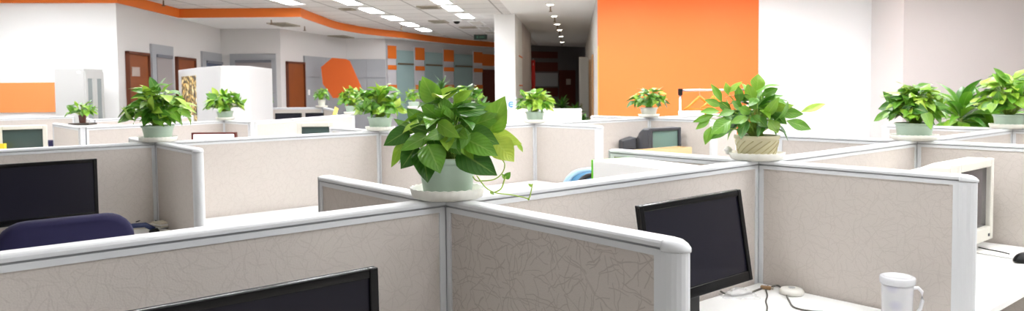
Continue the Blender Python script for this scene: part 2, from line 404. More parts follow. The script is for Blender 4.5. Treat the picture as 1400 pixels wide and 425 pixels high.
# striped rear wall: pilasters with orange blocks, teal glass panels
pil = [(528.5, 540), (566, 578.5), (605, 618.5), (646, 657.5)]
for i, (x0, x1) in enumerate(pil):
    nm = ('nearest the grey cladding', 'second from the grey cladding', 'third from the grey cladding', 'beside the dark red door')[i]
    p = part('pilaster', mat('pilaster_white', (204, 202, 206), .7), P4, P5, x0, x1, 0, ZS-.13, .005, .06)
    tag(p, 'white rear pilaster with orange blocks, '+nm, 'pilaster', 'pilasters along the striped rear wall')
    for z0, z1 in ((2.30, 2.63), (2.02, 2.135), (1.52, 1.635)):
        part('orange_block', ORANGED, P4, P5, x0, x1, z0-.03, z1-.03, .06, .075, p)
for i, (x0, x1) in enumerate(((541.5, 565), (580, 604.5), (620, 645))):
    w = part('window_%d' % (2+i), TEAL, P4, P5, x0, x1, 0, 2.5, .005, .04); struct(w)
    part('rail', BRONZE, P4, P5, x0+1.5, x1-1, 2.13, 2.17, .04, .07, w)
d = part('door_6', DARKRED, P4, P5, 658.5, 677.5, 0, 2.08, .005, .05); struct(d)
t = part('trim_4', ORANGED, P4, P5, 657.5, 689, 2.2, 2.56, .005, .03); struct(t)
# dark corridor end
def rearp(name, m, x0, x1, z0, z1): return struct(part(name, m, P5, P6, x0, x1, z0, z1, .005, .04))
rearp('trim_5', DARKRED, 722, 762, 2.5, 2.72); rearp('trim_6', DARKRED, 722, 762, 2.05, 2.36)
rearp('trim_7', GREYP, 722, 762, 1.55, 2.0); rearp('trim_8', DARKRED, 722, 762, 1.2, 1.5)
d = rearp('door_7', DARKRED, 764, 786, 0, 2.1)
part('notice', mat('grey_notice', (176, 160, 150), .7), P5, P6, 773, 779, 1.6, 1.8, .045, .055, d)

# corridor right wall: brown door frames and edge strip
def onE1(x): return onwall(Q0, QE, x)
for i, (x0, x1) in enumerate(((810.6, 812), (806.9, 808.4))):
    p = onE1(x0); q = onE1(x1); 
    struct(recalc(MB().prism([(v.x, v.y) for v in (p-E2*.03, q-E2*.03, q-E2*.002, p-E2*.002)], 0, 2.1).build('door_%d' % (8+i), mat('tan_door', (166, 128, 88), .6))))
struct(recalc(MB().prism([(v.x, v.y) for v in (Q0+E2*-.008+Vector((0, -.012, 0)), Q0+E2*.008+Vector((0, -.012, 0)), Q0+E2*.008, Q0-E2*.008)], 0, 2.1).build('trim_9', mat('golden_edge', (206, 140, 40), .5))))
# white open door leaf at the corridor end
a = PX(792.5, 18.4); b = PX(804.5, 18.45)
o = thing('open_door', 'pale open door leaf at dark corridor end beside the far potted shrubs', 'door', (a+b)/2, math.atan2(b.y-a.y, b.x-a.x))
L_ = (b-a).length
MB().box(-L_/2, L_/2, 0, .04, 0.02, 2.24).build('door_leaf', mat('pale_door', (216, 218, 220), .5), o, bevel=.004)
MB().box(-L_/2+.02, -L_/2+.05, -.05, 0, 1.0, 1.1).build('handle', CHROME, o)
# red pennant
p = PX(729.5, 19.5); o = thing('hanging_banner', 'narrow red banner hanging at the left of the dark corridor', 'banner', (p.x, p.y, 0))
mb = MB(); rg = []
for k in range(9):
    z = 1.32+.9*k/8; w = .05-.006*math.sin(k*1.3); rg.append([(-w, .02*math.sin(k), z), (w*.6, .01+.02*math.sin(k+1), z), (w, .03, z), (-w*.5, .045, z)])
mb.loft(rg); recalc(mb.build('cloth', mat('red_cloth', (196, 40, 34), .8), o, True))
MB().tube([(0, .03, 0.02), (0, .03, 2.26)], .012).build('pole', CHROME, o)
MB().lathe([(.16, 0), (.16, .02), (.02, .03)], 20).build('base', DGREY, o)

# orange board on the left white wall
pa = DD(-70, 113, 10.56); 
mb = MB(); slab(mb, PL, P0, -80, 76, 1.205, 1.63, .004, .03); struct(recalc(mb.build('trim_10', mat('orange_stripe_paint', (250, 150, 84), .7))))

# ------------------------------------------------------------------ ceiling fixtures
def fixture_base(lit):
    o = thing('ceiling_light', '', 'ceiling light')
    l, w = .86, .25
    mb = MB(); 
    for a in ((-w/2-.03, -w/2, -l/2-.03, l/2+.03), (w/2, w/2+.03, -l/2-.03, l/2+.03), (-w/2, w/2, -l/2-.03, -l/2), (-w/2, w/2, l/2, l/2+.03)):
        mb.box(a[0], a[1], a[2], a[3], -.012, 0)
    mb.build('frame', WHITE, o)
    MB().box(-w/2, w/2, -l/2, l/2, -.007, -.001).build('diffuser', lit, o)
    return o
fx_on = fixture_base(TUBE); fx_off = fixture_base(TUBEOFF); fx_far = fixture_base(TUBEF)
used = {'on': False, 'off': False, 'far': False}
def fixture(p, lit, label, group):
    k = 'far' if lit == 2 else 'on' if lit else 'off'; src = {'far': fx_far, 'on': fx_on, 'off': fx_off}[k]
    if not used[k]:
        used[k] = True; o = src; o.location = (p.x, p.y, ZC-.001); o.rotation_euler = (0, 0, -E1A); o['label'] = label; o['group'] = group
    else: o = dup(src, (p.x, p.y, ZC-.001), -E1A, label, group)
    return o
ords = ('nearest', 'second', 'third', 'fourth', 'farthest')
for i, (x, y) in enumerate(((475.5, 1.5), (508.2, 13.9), (537, 24.2), (560.3, 33), (579, 40))):
    fixture(W(x, y, ZC), 2, 'lit white ceiling light in the row beside the curved orange band, %s in view' % ords[i], 'lit ceiling lights beside the orange band')
for i, (x, y) in enumerate(((602, .3), (618.6, 10.7), (636, 21.4))):
    fixture(W(x, y, ZC), 2, 'lit white ceiling light in the row left of the column, %s in view' % ('nearest', 'middle', 'farthest lit')[i], 'lit ceiling lights left of the column')
fixture(W(391, 1.2, ZC), 2, 'lit ceiling light just before the square corner of the orange band', 'lit ceiling lights beside the orange band')
fixture(W(595.5, 45.6, ZC), False, 'unlit ceiling light beyond the lit row beside the orange band', 'unlit ceiling lights')
for i, (x, y) in enumerate(((652, 31), (662.5, 38), (671, 44.5))):
    fixture(W(x, y, ZC), False, 'unlit ceiling light left of the column, %s of the dark ones' % ('nearest', 'middle', 'farthest')[i], 'unlit ceiling lights')
# the rest of the lit rows, over the cubicles and above the frame
for r in range(-3, 5):
    for k in range(-1, 4):
        p = Vector((-1.9+r*1.62, 2.6+k*2.2, 0))
        if r <= 1 and k < 0: continue
        if r >= 3 and k == 3: continue
        if k == 0 and r <= 0: continue
        fixture(p, True, 'added ceiling light outside the picture, brightening nearby walls and panels', 'ceiling lights over the cubicles')
for x, y in ((1.9, 9.7), (3.3, 9.7), (4.4, 8.6), (5.6, 8.4), (2.6, 8.3), (-6.6, 9.0), (.2, 9.9), (.95, 8.9), (5.8, 1.6), (5.8, 3.6)):  # extra unseen fixtures added to brighten the walls, column and right-hand panels
    fixture(Vector((x, y, 0)), True, 'added ceiling light outside the picture, brightening nearby walls and panels', 'ceiling lights over the cubicles')
# corridor downlights
for i, (x, y) in enumerate(((752, 5), (758, 21), (762, 32), (765, 40), (767, 49), (768.5, 57))):
    p = W(x, y, ZC); nm = ('nearest', 'second nearest', 'third nearest', 'third farthest', 'second farthest', 'farthest')[i]
    o = thing('downlight', 'round recessed corridor downlight, %s of the six' % nm, 'downlight', (p.x, p.y, ZC-.001), 0, 'corridor downlights')
    recalc(MB().lathe([(.06, 0), (.085, 0), (.085, -.012), (.06, -.02)], 20, cap=False).build('trim_ring', WHITE, o, True))
    MB().lathe([(.058, -.004), (.05, -.012)], 20).build('lens', DOWNL, o)
    s_ = thing('sprinkler', 'small sprinkler head below corridor ceiling beside the %s downlight' % nm, 'sprinkler', (p.x+.03, p.y+.45, ZC-.001), 0, 'ceiling sprinklers')
    MB().tube([(0, 0, 0), (0, 0, -.08)], .012).build('pipe', BRONZE, s_); MB().lathe([(.03, -.08), (.03, -.09)], 12).build('deflector', BRONZE, s_)
for x, y, z, tx in ((223.5, 5, ZC, 'before the left corner of the orange band'), (371, 31, ZS, 'beside the near soffit vent'), (549, 39, ZC, 'beside the lit row and the orange band'), (416.5, 39.5, ZS, 'between the two soffit vents')):
    p = W(x, y, z-.05); s_ = thing('sprinkler', 'small ceiling sprinkler head '+tx, 'sprinkler', (p.x, p.y, z+.002), 0, 'ceiling sprinklers')
    MB().tube([(0, 0, 0), (0, 0, -.08)], .012).build('pipe', BRONZE, s_); MB().lathe([(.03, -.08), (.03, -.09)], 12).build('deflector', BRONZE, s_)
VENT = mat('beige_vent', (176, 168, 152), .6)
for x0, y0, x1, y1, z, tx in ((371, 30.6, 405, 35.5, ZS, 'in the white soffit below the corner of the orange band'), (452, 48, 481, 51.5, ZS, 'in the white soffit under the curved orange band'),
        (464, 11, 486, 13, ZC, 'in the tiles left of the lit row'), (568, 7.6, 605, 11, ZC, 'in the tiles right of the lit row'), (586, 27.5, 614, 31, ZC, 'in the tiles between the two lit rows'), (626, 36, 655, 38, ZC, 'in the tiles before the exit sign')):
    a = W((x0+x1)/2, (y0+y1)/2, z); wd = abs(x1-x0)*a.y/F*.8; l = W((x0+x1)/2, y1, z).y; l2 = W((x0+x1)/2, y0, z).y
    ln = max(.3, abs(l2-l)*.95)
    o = thing('ceiling_vent', 'flat beige ceiling vent '+tx, 'vent', (a.x, a.y, z-.001), -E1A, 'ceiling vents')
    mb = MB(); w2 = wd/2; h2 = ln/2
    for q in ((-w2, w2, -h2, -h2+.03), (-w2, w2, h2-.03, h2), (-w2, -w2+.03, -h2+.03, h2-.03), (w2-.03, w2, -h2+.03, h2-.03)): mb.box(*q, -.02, 0)
    mb.build('frame', VENT, o); mb = MB()
    ns = max(3, int((ln-.06)/.05))
    for k in range(ns): yy = -h2+.03+(ln-.06)*(k+.2)/ns; mb.box(-w2+.03, w2-.03, yy, yy+.03*.8, -.016, -.004)
    mb.build('grille', mat('vent_slats', (150, 143, 128), .6), o)
p = W(657, 50.5, 2.8); o = thing('exit_sign', 'dark green hanging sign near the column, below the tiled ceiling', 'sign', (p.x, p.y, ZC))
MB().box(-.17, .17, -.02, .02, -.19, -.06).build('sign_box', mat('dark_green_sign', (22, 52, 40), .4), o, bevel=.004)
mb = MB().box(-.1, -.06, -.024, -.02, -.15, -.1); mb.box(-.03, .1, -.024, -.02, -.135, -.115); mb.build('pictogram', mat('dim_green', (64, 120, 92), .5), o)
mb = MB(); mb.box(-.12, -.11, -.005, .005, -.06, 0); mb.box(.11, .12, -.005, .005, -.06, 0); mb.build('hanger', CHROME, o)
p = W(624.5, 29.3, ZC-.03); o = thing('dome_camera', 'small dark dome camera on tiled ceiling between the light rows', 'camera', (p.x, p.y, ZC-.001))
recalc(MB().lathe([(.1, 0), (.1, -.02), (.08, -.03)], 20).build('base', WHITE, o, True)); recalc(MB().lathe([(.07, -.03), (.06, -.06), (.03, -.08), (.005, -.085)], 20).build('dome', BLACK, o, True))

# ------------------------------------------------------------------ partitions
ZB = 1.17; RAIL = .031
PROF = [(-.022, 0), (.022, 0), (.022, .0125), (.0195, .0135), (.0195, .0165), (.025, .0175), (.025, .0245), (.0225, .0285), (.016, RAIL), (-.016, RAIL), (-.0225, .0285), (-.025, .0245), (-.025, .0175), (-.0195, .0165), (-.0195, .0135), (-.022, .0125)]
PG = 'beige fabric desk partitions'
def panel(a, b, label, za=ZB, zb=ZB, end_a=None, end_b=None, group=PG, fab=None):
    """panel between plan points a and b.  end None: meets a post; 'cut' square end; 'round' bull-nosed end post"""
    a = Vector((a[0], a[1], 0)); b = Vector((b[0], b[1], 0)); d = b-a; L = d.length; an = math.atan2(d.y, d.x)
    o = thing('partition_panel', label, 'partition', a, an, group)
    x0 = .0235 if end_a is None else 0.; x1 = L-.0235 if end_b is None else L
    zz = lambda x: za+(zb-za)*x/L
    t = .017; z0 = .12
    # fabric
    mb = MB()
    for sy in (-1, 1):
        y = sy*.0185; q = [(x0+t, y, z0+.03), (x1-t, y, z0+.03), (x1-t, y, zz(x1-t)), (x0+t, y, zz(x0+t))]
        r = random.random()*7
        mb.add(q, [(0, 1, 2, 3) if sy < 0 else (3, 2, 1, 0)], [(p[0]+r, p[2]+r*.6) for p in q])
    q = []
    for x in (x0+t, x1-t): q += [(x, -.0185, z0+.03), (x, .0185, z0+.03), (x, .0185, zz(x)), (x, -.0185, zz(x))]
    mb.add(q, [(0, 3, 2, 1), (4, 5, 6, 7), (0, 1, 5, 4), (3, 7, 6, 2)], [(p[0], p[2]) for p in q])
    mb.build('fabric_panel', fab or FAB, o)
    # rail
    mb = MB(); mb.loft([[(x, y, zz(x)+h) for y, h in PROF] for x in (x0, x1)])
    for k_ in (2, 3, 4, 12, 13, 14): mb.fm[k_] = 1
    recalc(mb.build('top_rail', [ALU, SLOT], o))
    for xa in (x0, x1-t):
        mb = MB(); mb.hexa([(xa, -.022, z0), (xa+t, -.022, z0), (xa+t, .022, z0), (xa, .022, z0), (xa, -.022, zz(xa)), (xa+t, -.022, zz(xa+t)), (xa+t, .022, zz(xa+t)), (xa, .022, zz(xa))])
        mb.build('side_trim', ALU, o)
    MB().box(x0+t, x1-t, -.022, .022, z0-.02, z0+.03).build('base_rail', ALU, o)
    for xx in (x0+.1, x1-.1):
        MB().lathe([(.022, 0), (.022, .008), (.008, .012), (.008, z0-.02)], 12, cx=xx).build('levelling_foot', CHROME, o, False)
    for en, xe, sg in ((end_a, x0, -1), (end_b, x1, 1)):
        if en == 'round':
            z = zz(xe); rings = []
            def ring(zv, sc, ln): return [(xe+sg*ln*math.sin(PI*k/12)*1., .0245*sc*math.cos(PI*k/12), zv) for k in range(13)]
            ln = .042
            hs = [(z0-.02, 1, ln), (z+.010, 1, ln)]
            mb = MB(); mb.loft([ring(*h) for h in hs]); recalc(mb.build('end_post', ALU, o))
            mb = MB(); mb.loft([ring(z+.011, 1.04, ln+.003), (ring(z+.017, 1.04, ln+.003)), ring(z+.024, 1, ln-.004), ring(z+.029, .85, ln-.014), ring(z+RAIL, .6, ln-.026)])
            recalc(mb.build('end_cap', ALU, o, True))
        elif en == 'cut':
            xa, xb = (xe-.012, xe) if sg < 0 else (xe, xe+.012)
            MB().box(xa, xb, -.023, .023, z0-.02, zz(xe)+RAIL-.004).build('end_post', ALUD, o, bevel=.002)
    return o
def post(p, label, z=ZB):
    o = thing('partition_post', label, 'post', (p[0], p[1], 0), ANG1, 'square posts joining the partitions')
    MB().box(-.0185, .0185, -.0185, .0185, .03, z+RAIL-.006).build('upright', ALU, o)
    MB().box(-.024, .024, -.024, .024, z+RAIL-.006, z+RAIL).build('post_cap', ALU, o, bevel=.003)
    MB().box(-.0235, .0235, -.0235, .0235, 0, .03).build('foot', GAP, o)
    return o
A_, B_, C_, D_ = G(0, 0), G(S, 0), G(2*S, 0), G(3*S, 0)
P_, Q_, R_, S_ = G(U0, V1), G(U0+S, V1), G(U0+2*S, V1), G(U0+3*S, V1)
E_ = G(4*S, 0); T_ = G(U0+4*S, V1)
near = EL+.017
panel(G(-S+.1, 0), A_, 'long patterned partition with white rail across the lower left, ending under the biggest plant', end_a='cut')
panel(A_, B_, 'partition behind the tilted black monitor, between the biggest plant and the cream-potted plant')
panel(B_, C_, 'partition behind the cream tube monitor at right, between cream-potted plant and next green pot')
panel(C_, D_, 'partition between the two green pots at far right')
panel(D_, E_, 'partition leaving the far right edge, beyond the rightmost pot')
panel(A_, G(0, -near), 'darkest patterned partition with rounded end, front centre below the biggest plant', end_b='round', fab=FAB_DIM)
panel(A_, G(0, near-.012), 'short partition with square cut end, left of and behind the biggest plant', end_b='cut')
panel(B_, G(S, -near), 'wide pinkish partition with rounded end behind the white lidded mug', end_b='round')
panel(B_, G(S, near+.02), 'partition behind the lime-edged computer tower, left of the cream-potted plant', end_b='cut')
panel(C_, G(2*S, -near), 'pinkish partition right of the cream tube monitor, running off the right edge', end_b='round')
panel(C_, G(2*S, near+.02), 'short white-ended partition seen between the cream pot and the next green pot', end_b='round')
panel(D_, G(3*S, -near), 'shaded partition at the right edge in front of the rightmost pot', end_b='round')
panel(D_, G(3*S, near+.03), 'partition under the tall cane plant at right', end_b='round')
panel(P_-Vector((D1[0]*S*.95, D1[1]*S*.95, 0)), P_, 'partition behind the left black monitor', end_a='cut')
panel(P_, Q_, 'pale partition above the white desk strip at left centre')
panel(Q_, R_, 'partition hidden mostly behind the biggest plant leaves')
panel(R_, S_, 'partition behind the dark tube monitor, between middle plant and plant before the orange wall')
panel(S_, T_, 'partition below the clothes rack')
panel(P_, G(U0, V1-near+.01), 'short dividing partition right of the left black monitor', end_b='round')
panel(P_, G(U0, V1+.55), 'stub of partition behind the left plant saucer', end_b='cut')
panel(Q_, G(U0+S, V1-near), 'dividing partition with vertical trim left of the biggest plant', end_b='round')
panel(Q_, G(U0+S, V1+near), 'partition with white top right of the white tube monitor', end_b='round')
panel(R_, G(U0+2*S, V1-near), 'pale partition with rounded end right of the middle plant', end_b='round')
panel(R_, G(U0+2*S, V1+near), 'partition running back left from the middle plant', end_b='round')
panel(S_, G(U0+3*S, V1-near), 'partition right of the dark tube monitor, behind the cream-potted plant', end_b='round')
panel(S_, G(U0+3*S, V1+near), 'partition with white top at the foot of the orange wall', end_b='round')
for p, tx in ((A_, 'under the biggest plant in front'), (B_, 'under the cream-potted plant'), (C_, 'under the right-hand green pot'), (D_, 'under the rightmost plant'),
              (P_, 'under the left large plant'), (Q_, 'under the plant left of the biggest one'), (R_, 'under the middle plant near the column'), (S_, 'under the plant before the orange wall')):
    post(p, 'white square partition post '+tx)
# far rows
def Wt(x, y): return W(x, y, ZB+RAIL)
Kc = W(112.6, 178.6, ZB); Kf = Wt(76, 168); M_ = W(308, 168.4, ZB); Mc = Wt(344.5, 166); N_ = W(482, 159.3, ZB)
panel(Kf, Kc, 'short end partition left of the bonsai-like plant on the dark board', end_a='cut')
panel(Kc, M_, 'partition running behind the left large plant to the plant by the poster kiosk')
panel(M_, Mc, 'short partition right of the plant by the poster kiosk')
panel(Mc, N_, 'pale partition behind the white tube monitor at centre left')
post(Kc, 'white corner post beside the dark board at left'); post(M_, 'white post under the plant by the poster kiosk'); post(Mc, 'white corner post right of the plant by the poster kiosk'); post(N_, 'white post under the second plant left of the biggest one')
p3a = Wt(-30, 162.2); p3b = Wt(100, 158.2)
panel(p3a, p3b, 'far partition below the orange stripe at left edge', end_a='cut', end_b='cut')
b0 = Wt(113.5, 160.2); b1 = Wt(125.5, 163); b2 = Wt(262, 157.2)
panel(b0, b1, 'tiny end partition in front of the white cabinet', end_a='cut'); panel(b1, b2, 'far partition crossing behind the left large plant in front of the poster kiosk', end_b='cut'); post(b1, 'white corner post in front of the white cabinet')
f0 = Wt(344.5, 147.2); f1 = Wt(443.5, 146.6); f2 = Wt(459, 150.0)
panel(f0, f1, 'farthest partition, before the grey framed wall panel', end_a='cut'); panel(f1, f2, 'far end partition with the yellow tag', end_b='round'); post(f1, 'white far post left of the yellow tag')
g0 = Wt(690, 148.8); g1 = Wt(791, 148.4)
panel(g0, g1, 'far partition closing the dark corridor, behind the middle plant', end_a='cut', end_b='round')
h0 = Wt(560, 147.5); h1 = Wt(660, 147.2)
panel(h0, h1, 'far partition hidden behind the top of the biggest plant', end_a='cut', end_b='cut')

# ------------------------------------------------------------------ desks
def desk(u0, u1, v0, v1, label):
    c = G((u0+u1)/2, (v0+v1)/2); o = thing('desk', label, 'desk', c, ANG1, 'white desks in the cubicles'); a = (u1-u0)/2; b = (v1-v0)/2
    MB().box(-a, a, -b, b, .725, .75).build('desktop', DESK, o, bevel=.003)
    for sx in (-1, 1):
        mb = MB(); mb.box(sx*(a-.06)-.02, sx*(a-.06)+.02, -b+.06, b-.06, .03, .06); mb.box(sx*(a-.06)-.02, sx*(a-.06)+.02, -.03, .03, .06, .725)
        mb.box(sx*(a-.06)-.015, sx*(a-.06)+.015, -b+.03, b-.03, 0, .03); mb.build('leg', ALUD, o)
    MB().box(-a+.09, a-.09, b-.05, b-.03, .35, .725).build('modesty_panel', DESK, o)
    return o
g = .028
desk(g, S-g, -.70, -g, 'white desk under the tilted black monitor and lidded mug')
desk(S+g, 2*S-g, -.70, -g, 'white desk under the cream tube monitor at right')
desk(-S+.15, -g, -.70, -g, 'white desk under the foreground monitor, below the frame')
desk(g, S-g, g, .70, 'white desk under the lime-edged computer tower')
desk(U0+g, U0+S-g, V1-.70, V1-g, 'white desk strip at left centre beyond the short cut partition')
desk(U0-S+.1, U0-g, V1-.70, V1-g, 'white desk under the left black monitor')
desk(U0+S+g, U0+2*S-g, V1-.70, V1-g, 'white desk behind the biggest plant')
desk(U0+2*S+g, U0+3*S-g, V1-.70, V1-g, 'white desk under the dark tube monitor')
def wdesk(p, an, label, w=1.1, dp=.6, h=.75):
    o = thing('desk', label, 'desk', (p[0], p[1], 0), an, 'white desks in the cubicles')
    MB().box(-w/2, w/2, -dp/2, dp/2, h-.025, h).build('desktop', DESK, o, bevel=.003)
    for sx in (-1, 1): MB().box(sx*(w/2-.04)-.02, sx*(w/2-.04)+.02, -dp/2+.05, dp/2-.05, 0, h-.025).build('leg', ALUD, o)
    return o

# ------------------------------------------------------------------ screens
def lcd(u, v, z0, z1, w, tilt, label, deskz=.75):
    """flat monitor facing the near side; (u, v): its middle at the bottom edge"""
    o = thing('flat_monitor', label, 'monitor', G(u, v, deskz), ANG1, 'flat black monitors in the cubicles')
    h = z1-z0; zr = z0-deskz; sh = math.tan(tilt)
    def P(x, y, z): return (x, y+z*sh, zr+z)
    b = .018; bb = .03
    mb = MB()
    def bar(x0, x1, za, zb, y0, y1):
        mb.hexa([P(x0, y0, za), P(x1, y0, za), P(x1, y1, za), P(x0, y1, za), P(x0, y0, zb), P(x1, y0, zb), P(x1, y1, zb), P(x0, y1, zb)])
    bar(-w/2, w/2, 0, h, .006, .012); bar(-w/2+.05, w/2-.05, .05, h-.05, .012, .042); hs = recalc(mb.build('housing', BLACK, o, bevel=.002))
    mb = MB()
    bar(-w/2, -w/2+b, 0, h, -.006, .006); bar(w/2-b, w/2, 0, h, -.006, .006); bar(-w/2+b, w/2-b, 0, bb, -.006, .006); bar(-w/2+b, w/2-b, h-b, h, -.006, .006)
    recalc(mb.build('bezel', mat('glossy_black_bezel', (9, 9, 11), .18, 0, 0, 30, 0, 200, .3), o, bevel=.0025))
    mb = MB(); bar(-w/2+b, w/2-b, bb, h-b, 0, .006); recalc(mb.build('screen', SCREEN, o))
    mb = MB(); mb.box(-.035, .035, .042, .075, .012, zr+h*.45); mb.build('neck', BLACK, o, bevel=.004)
    mb = MB(); mb.lathe([(.12, 0), (.12, .008), (.06, .016), (.02, .018)], 32, cy=.05); recalc(mb.build('stand_base', BLACK, o, True))
    return o
lcd(.73, -.245, .872, 1.149, .485, math.atan(.045/.277), 'tilted black flat monitor on the desk right of the front rounded partition')
lcd(-.62, -.3, .845, 1.139, .50, 0.02, 'black flat monitor cropped by the bottom edge, in front of the long left partition')
lcd(-.52, V1-.2, .846, 1.142, .50, 0.0, 'black flat monitor at left edge behind the navy chair')
def crt(p, an, z_top, w, h, dep, body, label, deskz=.75, glass=GLASSY, bz=.035):
    """tube monitor: p = middle of its front face in plan, front facing local -y"""
    o = thing('tube_monitor', label, 'monitor', (p[0], p[1], deskz), an, 'tube monitors')
    z1 = z_top-deskz; z0 = z1-h
    def rr(w_, za, zb, y, r=.02): return [(-w_/2+r, y, za), (w_/2-r, y, za), (w_/2, y, za+r), (w_/2, y, zb-r), (w_/2-r, y, zb), (-w_/2+r, y, zb), (-w_/2, y, zb-r), (-w_/2, y, za+r)]
    mb = MB(); mb.loft([rr(w, z0, z1, .03, .015), rr(w, z0, z1, .10, .015), rr(w*.93, z0+.01, z1-.025, .16), rr(w*.66, z0+.05, z1-.06, dep*.8), rr(w*.5, z0+.07, z1-.09, dep)]); recalc(mb.build('housing', body, o, False, .004))
    mb = MB()
    for q in ((-w/2, -w/2+bz, z0, z1), (w/2-bz, w/2, z0, z1), (-w/2+bz, w/2-bz, z0, z0+bz*1.7), (-w/2+bz, w/2-bz, z1-bz, z1)): mb.box(q[0], q[1], 0, .03, q[2], q[3])
    mb.build('bezel', body, o, bevel=.005)
    # bulged glass
    mb = MB(); nx, nz = 9, 7; vs = []; fs = []
    for j in range(nz):
        for i in range(nx):
            s = i/(nx-1)*2-1; t = j/(nz-1)*2-1
            vs.append((s*(w/2-bz), .02-.014*(1-s*s)*(1-t*t), z0+bz*1.7+(t+1)/2*(h-bz*2.7)))
    for j in range(nz-1):
        for i in range(nx-1): fs.append((j*nx+i, j*nx+i+1, (j+1)*nx+i+1, (j+1)*nx+i))
    mb.add(vs, fs); mb.build('screen', glass, o, True)
    mb = MB(); mb.lathe([(.11, 0), (.11, .012), (.05, .02), (.05, z0+.012)], 24, cy=dep*.42); recalc(mb.build('swivel_base', body, o))
    MB().box(w/2-bz-.03, w/2-bz-.015, -.003, 0, z0+.018, z0+.03).build('button', DGREY, o)
    return o
crt(G(2.44, -.39), ANG1, 1.146, .42, .355, .34, CREAM, 'cream tube monitor on right desk, screen turned away to the right', glass=mat('dark_crt_glass', (58, 52, 58), .2))
# its keyboard shelf items
p = DD(31, 186, 5.8); wdesk((p.x-.26, p.y+.02), 0.2, 'white desk under the white tube monitor at left edge', .8, .5)
crt((p.x, p.y), .52, 1.47-(171-127.6)*5.8/F, .325, .30, .32, CREAM, 'white tube monitor with dark reflecting screen at left edge', bz=.03)
p = DD(435, 174, 6.3); wdesk((p.x, p.y+.1), .0, 'white desk under the white tube monitor at centre left', .9, .6)
crt((p.x, p.y-.1), .02, 1.47-(167-123.9)*6.2/F, .305, .27, .33, CREAM, 'white tube monitor peeping over the pale partition at centre left', bz=.036)
pc = DD(911, 190, 6.28); crt((pc.x, pc.y), ANG1*.8, 1.47-(175-119.2)*6.2/F, .35, .31, .29, DGREY, 'dark grey tube monitor with green glass below the orange wall', glass=mat('green_crt_glass', (112, 140, 132), .15), bz=.025)
pd = DD(861, 195, 6.35); o = thing('speaker_box', 'small dark grey box left of the dark tube monitor', 'box', (pd.x, pd.y, .75), .12)
MB().hexa([(-.06, 0, 0), (.06, 0, 0), (.06, .2, 0), (-.06, .2, 0), (-.055, .02, .265), (.06, 0, .295), (.06, .2, .295), (-.055, .2, .265)]).build('case', DGREY, o, bevel=.008); MB().box(-.035, .035, -.004, .004, .05, .2).build('front_grille', BLACK, o)
for i, (x0, x1) in enumerate(((376, 411.5), (417.3, 442))):
    p = DD((x0+x1)/2, 160, 10.0)
    if i == 0: wdesk((p.x+.2, p.y+.15), 0, 'far white desk under the pair of black monitor tops', .9, .5)
    o = thing('flat_monitor', 'far black monitor top showing over the pale partition, %s of the pair' % ('left', 'right')[i], 'monitor', (p.x, p.y, .75), 0, 'flat black monitors in the cubicles'); w = (x1-x0)*p.y/F
    zt = 1.47-(154.2-124.4)*p.y/F-.75
    MB().box(-w/2, w/2, 0, .05, .08, zt).build('housing', BLACK, o, bevel=.004); MB().box(-w/2+.015, w/2-.015, -.004, 0, .1, zt-.02).build('screen', SCREEN, o)
    MB().box(-.03, .03, .01, .04, .01, .08).build('neck', BLACK, o); MB().box(-.1, .1, -.06, .1, 0, .01).build('stand_base', BLACK, o)

# ------------------------------------------------------------------ chairs
def chair(p, an, zt, w, hb, m_back, m_shell, label, rim=None):
    o = thing('office_chair', label, 'chair', (p[0], p[1], 0), an)
    def rrect(sc, y, bow, r=.1):
        pts = []; W2 = w/2*sc; z0, z1 = zt-hb+(1-sc)*hb*.5, zt-(1-sc)*hb*.5
        for cx, cz, a0 in ((W2-r, z1-r, 0), (-W2+r, z1-r, 90), (-W2+r, z0+r, 180), (W2-r, z0+r, 270)):
            for k in range(7):
                a = math.radians(a0+15*k); x = cx+r*math.cos(a); pts.append((x, y-bow*(1-(x/W2)**2) , cz+r*math.sin(a)))
        return pts
    b = .03
    mb = MB(); mb.loft([rrect(.9, .035, b), rrect(.97, .028, b), rrect(1, .01, b), rrect(1, -.01, b), rrect(.97, -.028, b), rrect(.9, -.036, b)]); recalc(mb.build('backrest', m_back, o, True))
    if rim:
        mb = MB(); ou = rrect(1.03, .02, b); mb.tube([Vector(q) for q in ou]+[Vector(ou[0])], .015, 8); recalc(mb.build('back_frame', rim, o, True))
        ou = rrect(.95, -.034, b); mb = MB(); mb.tube([Vector(q) for q in ou]+[Vector(ou[0])], .012, 6); recalc(mb.build('edge_piping', BLACK, o, True))
    mb = MB(); mb.tube([(0, .05, zt-hb*.6), (0, .07, .6), (0, .04, .46), (0, -.15, .42)], .022); mb.build('back_support', BLACK, o, True)
    mb = MB(); rg = []
    for z, s in ((.42, .9), (.44, 1), (.475, 1), (.495, .92)):
        rg.append([(x*s*w*.52, -.24+y*s*.24, z) for x, y in [(math.copysign(abs(math.cos(a))**.5, math.cos(a)), math.copysign(abs(math.sin(a))**.5, math.sin(a))) for a in [2*PI*k/24 for k in range(24)]]])
    mb.loft(rg); recalc(mb.build('seat', m_back, o, True))
    MB().tube([(0, -.24, .08), (0, -.24, .42)], .028, 12).build('gas_column', BLACK, o)
    for k in range(5):
        a = 2*PI*k/5+.3; mb = MB(); mb.tube([(0, -.24, .1), (.28*math.cos(a), -.24+.28*math.sin(a), .07)], .022, 8, r2=.014); l = mb.build('base_leg', BLACK, o, True)
        MB().tube([(.28*math.cos(a)-.012, -.24+.28*math.sin(a), .03), (.28*math.cos(a)+.012, -.24+.28*math.sin(a), .03)], .03, 12).build('caster', BLACK, l)
    return o
chair(G(-.575, 1.62), ANG1, 1.018, .45, .40, NAVY, NAVY, 'navy fabric office chair at left in front of the black monitor')
chair(G(1.69, 1.14), ANG1+.1, 1.045, .36, .42, BLUEM, BLUEL, 'light blue office chair behind the lime-edged computer tower', BLUEL)
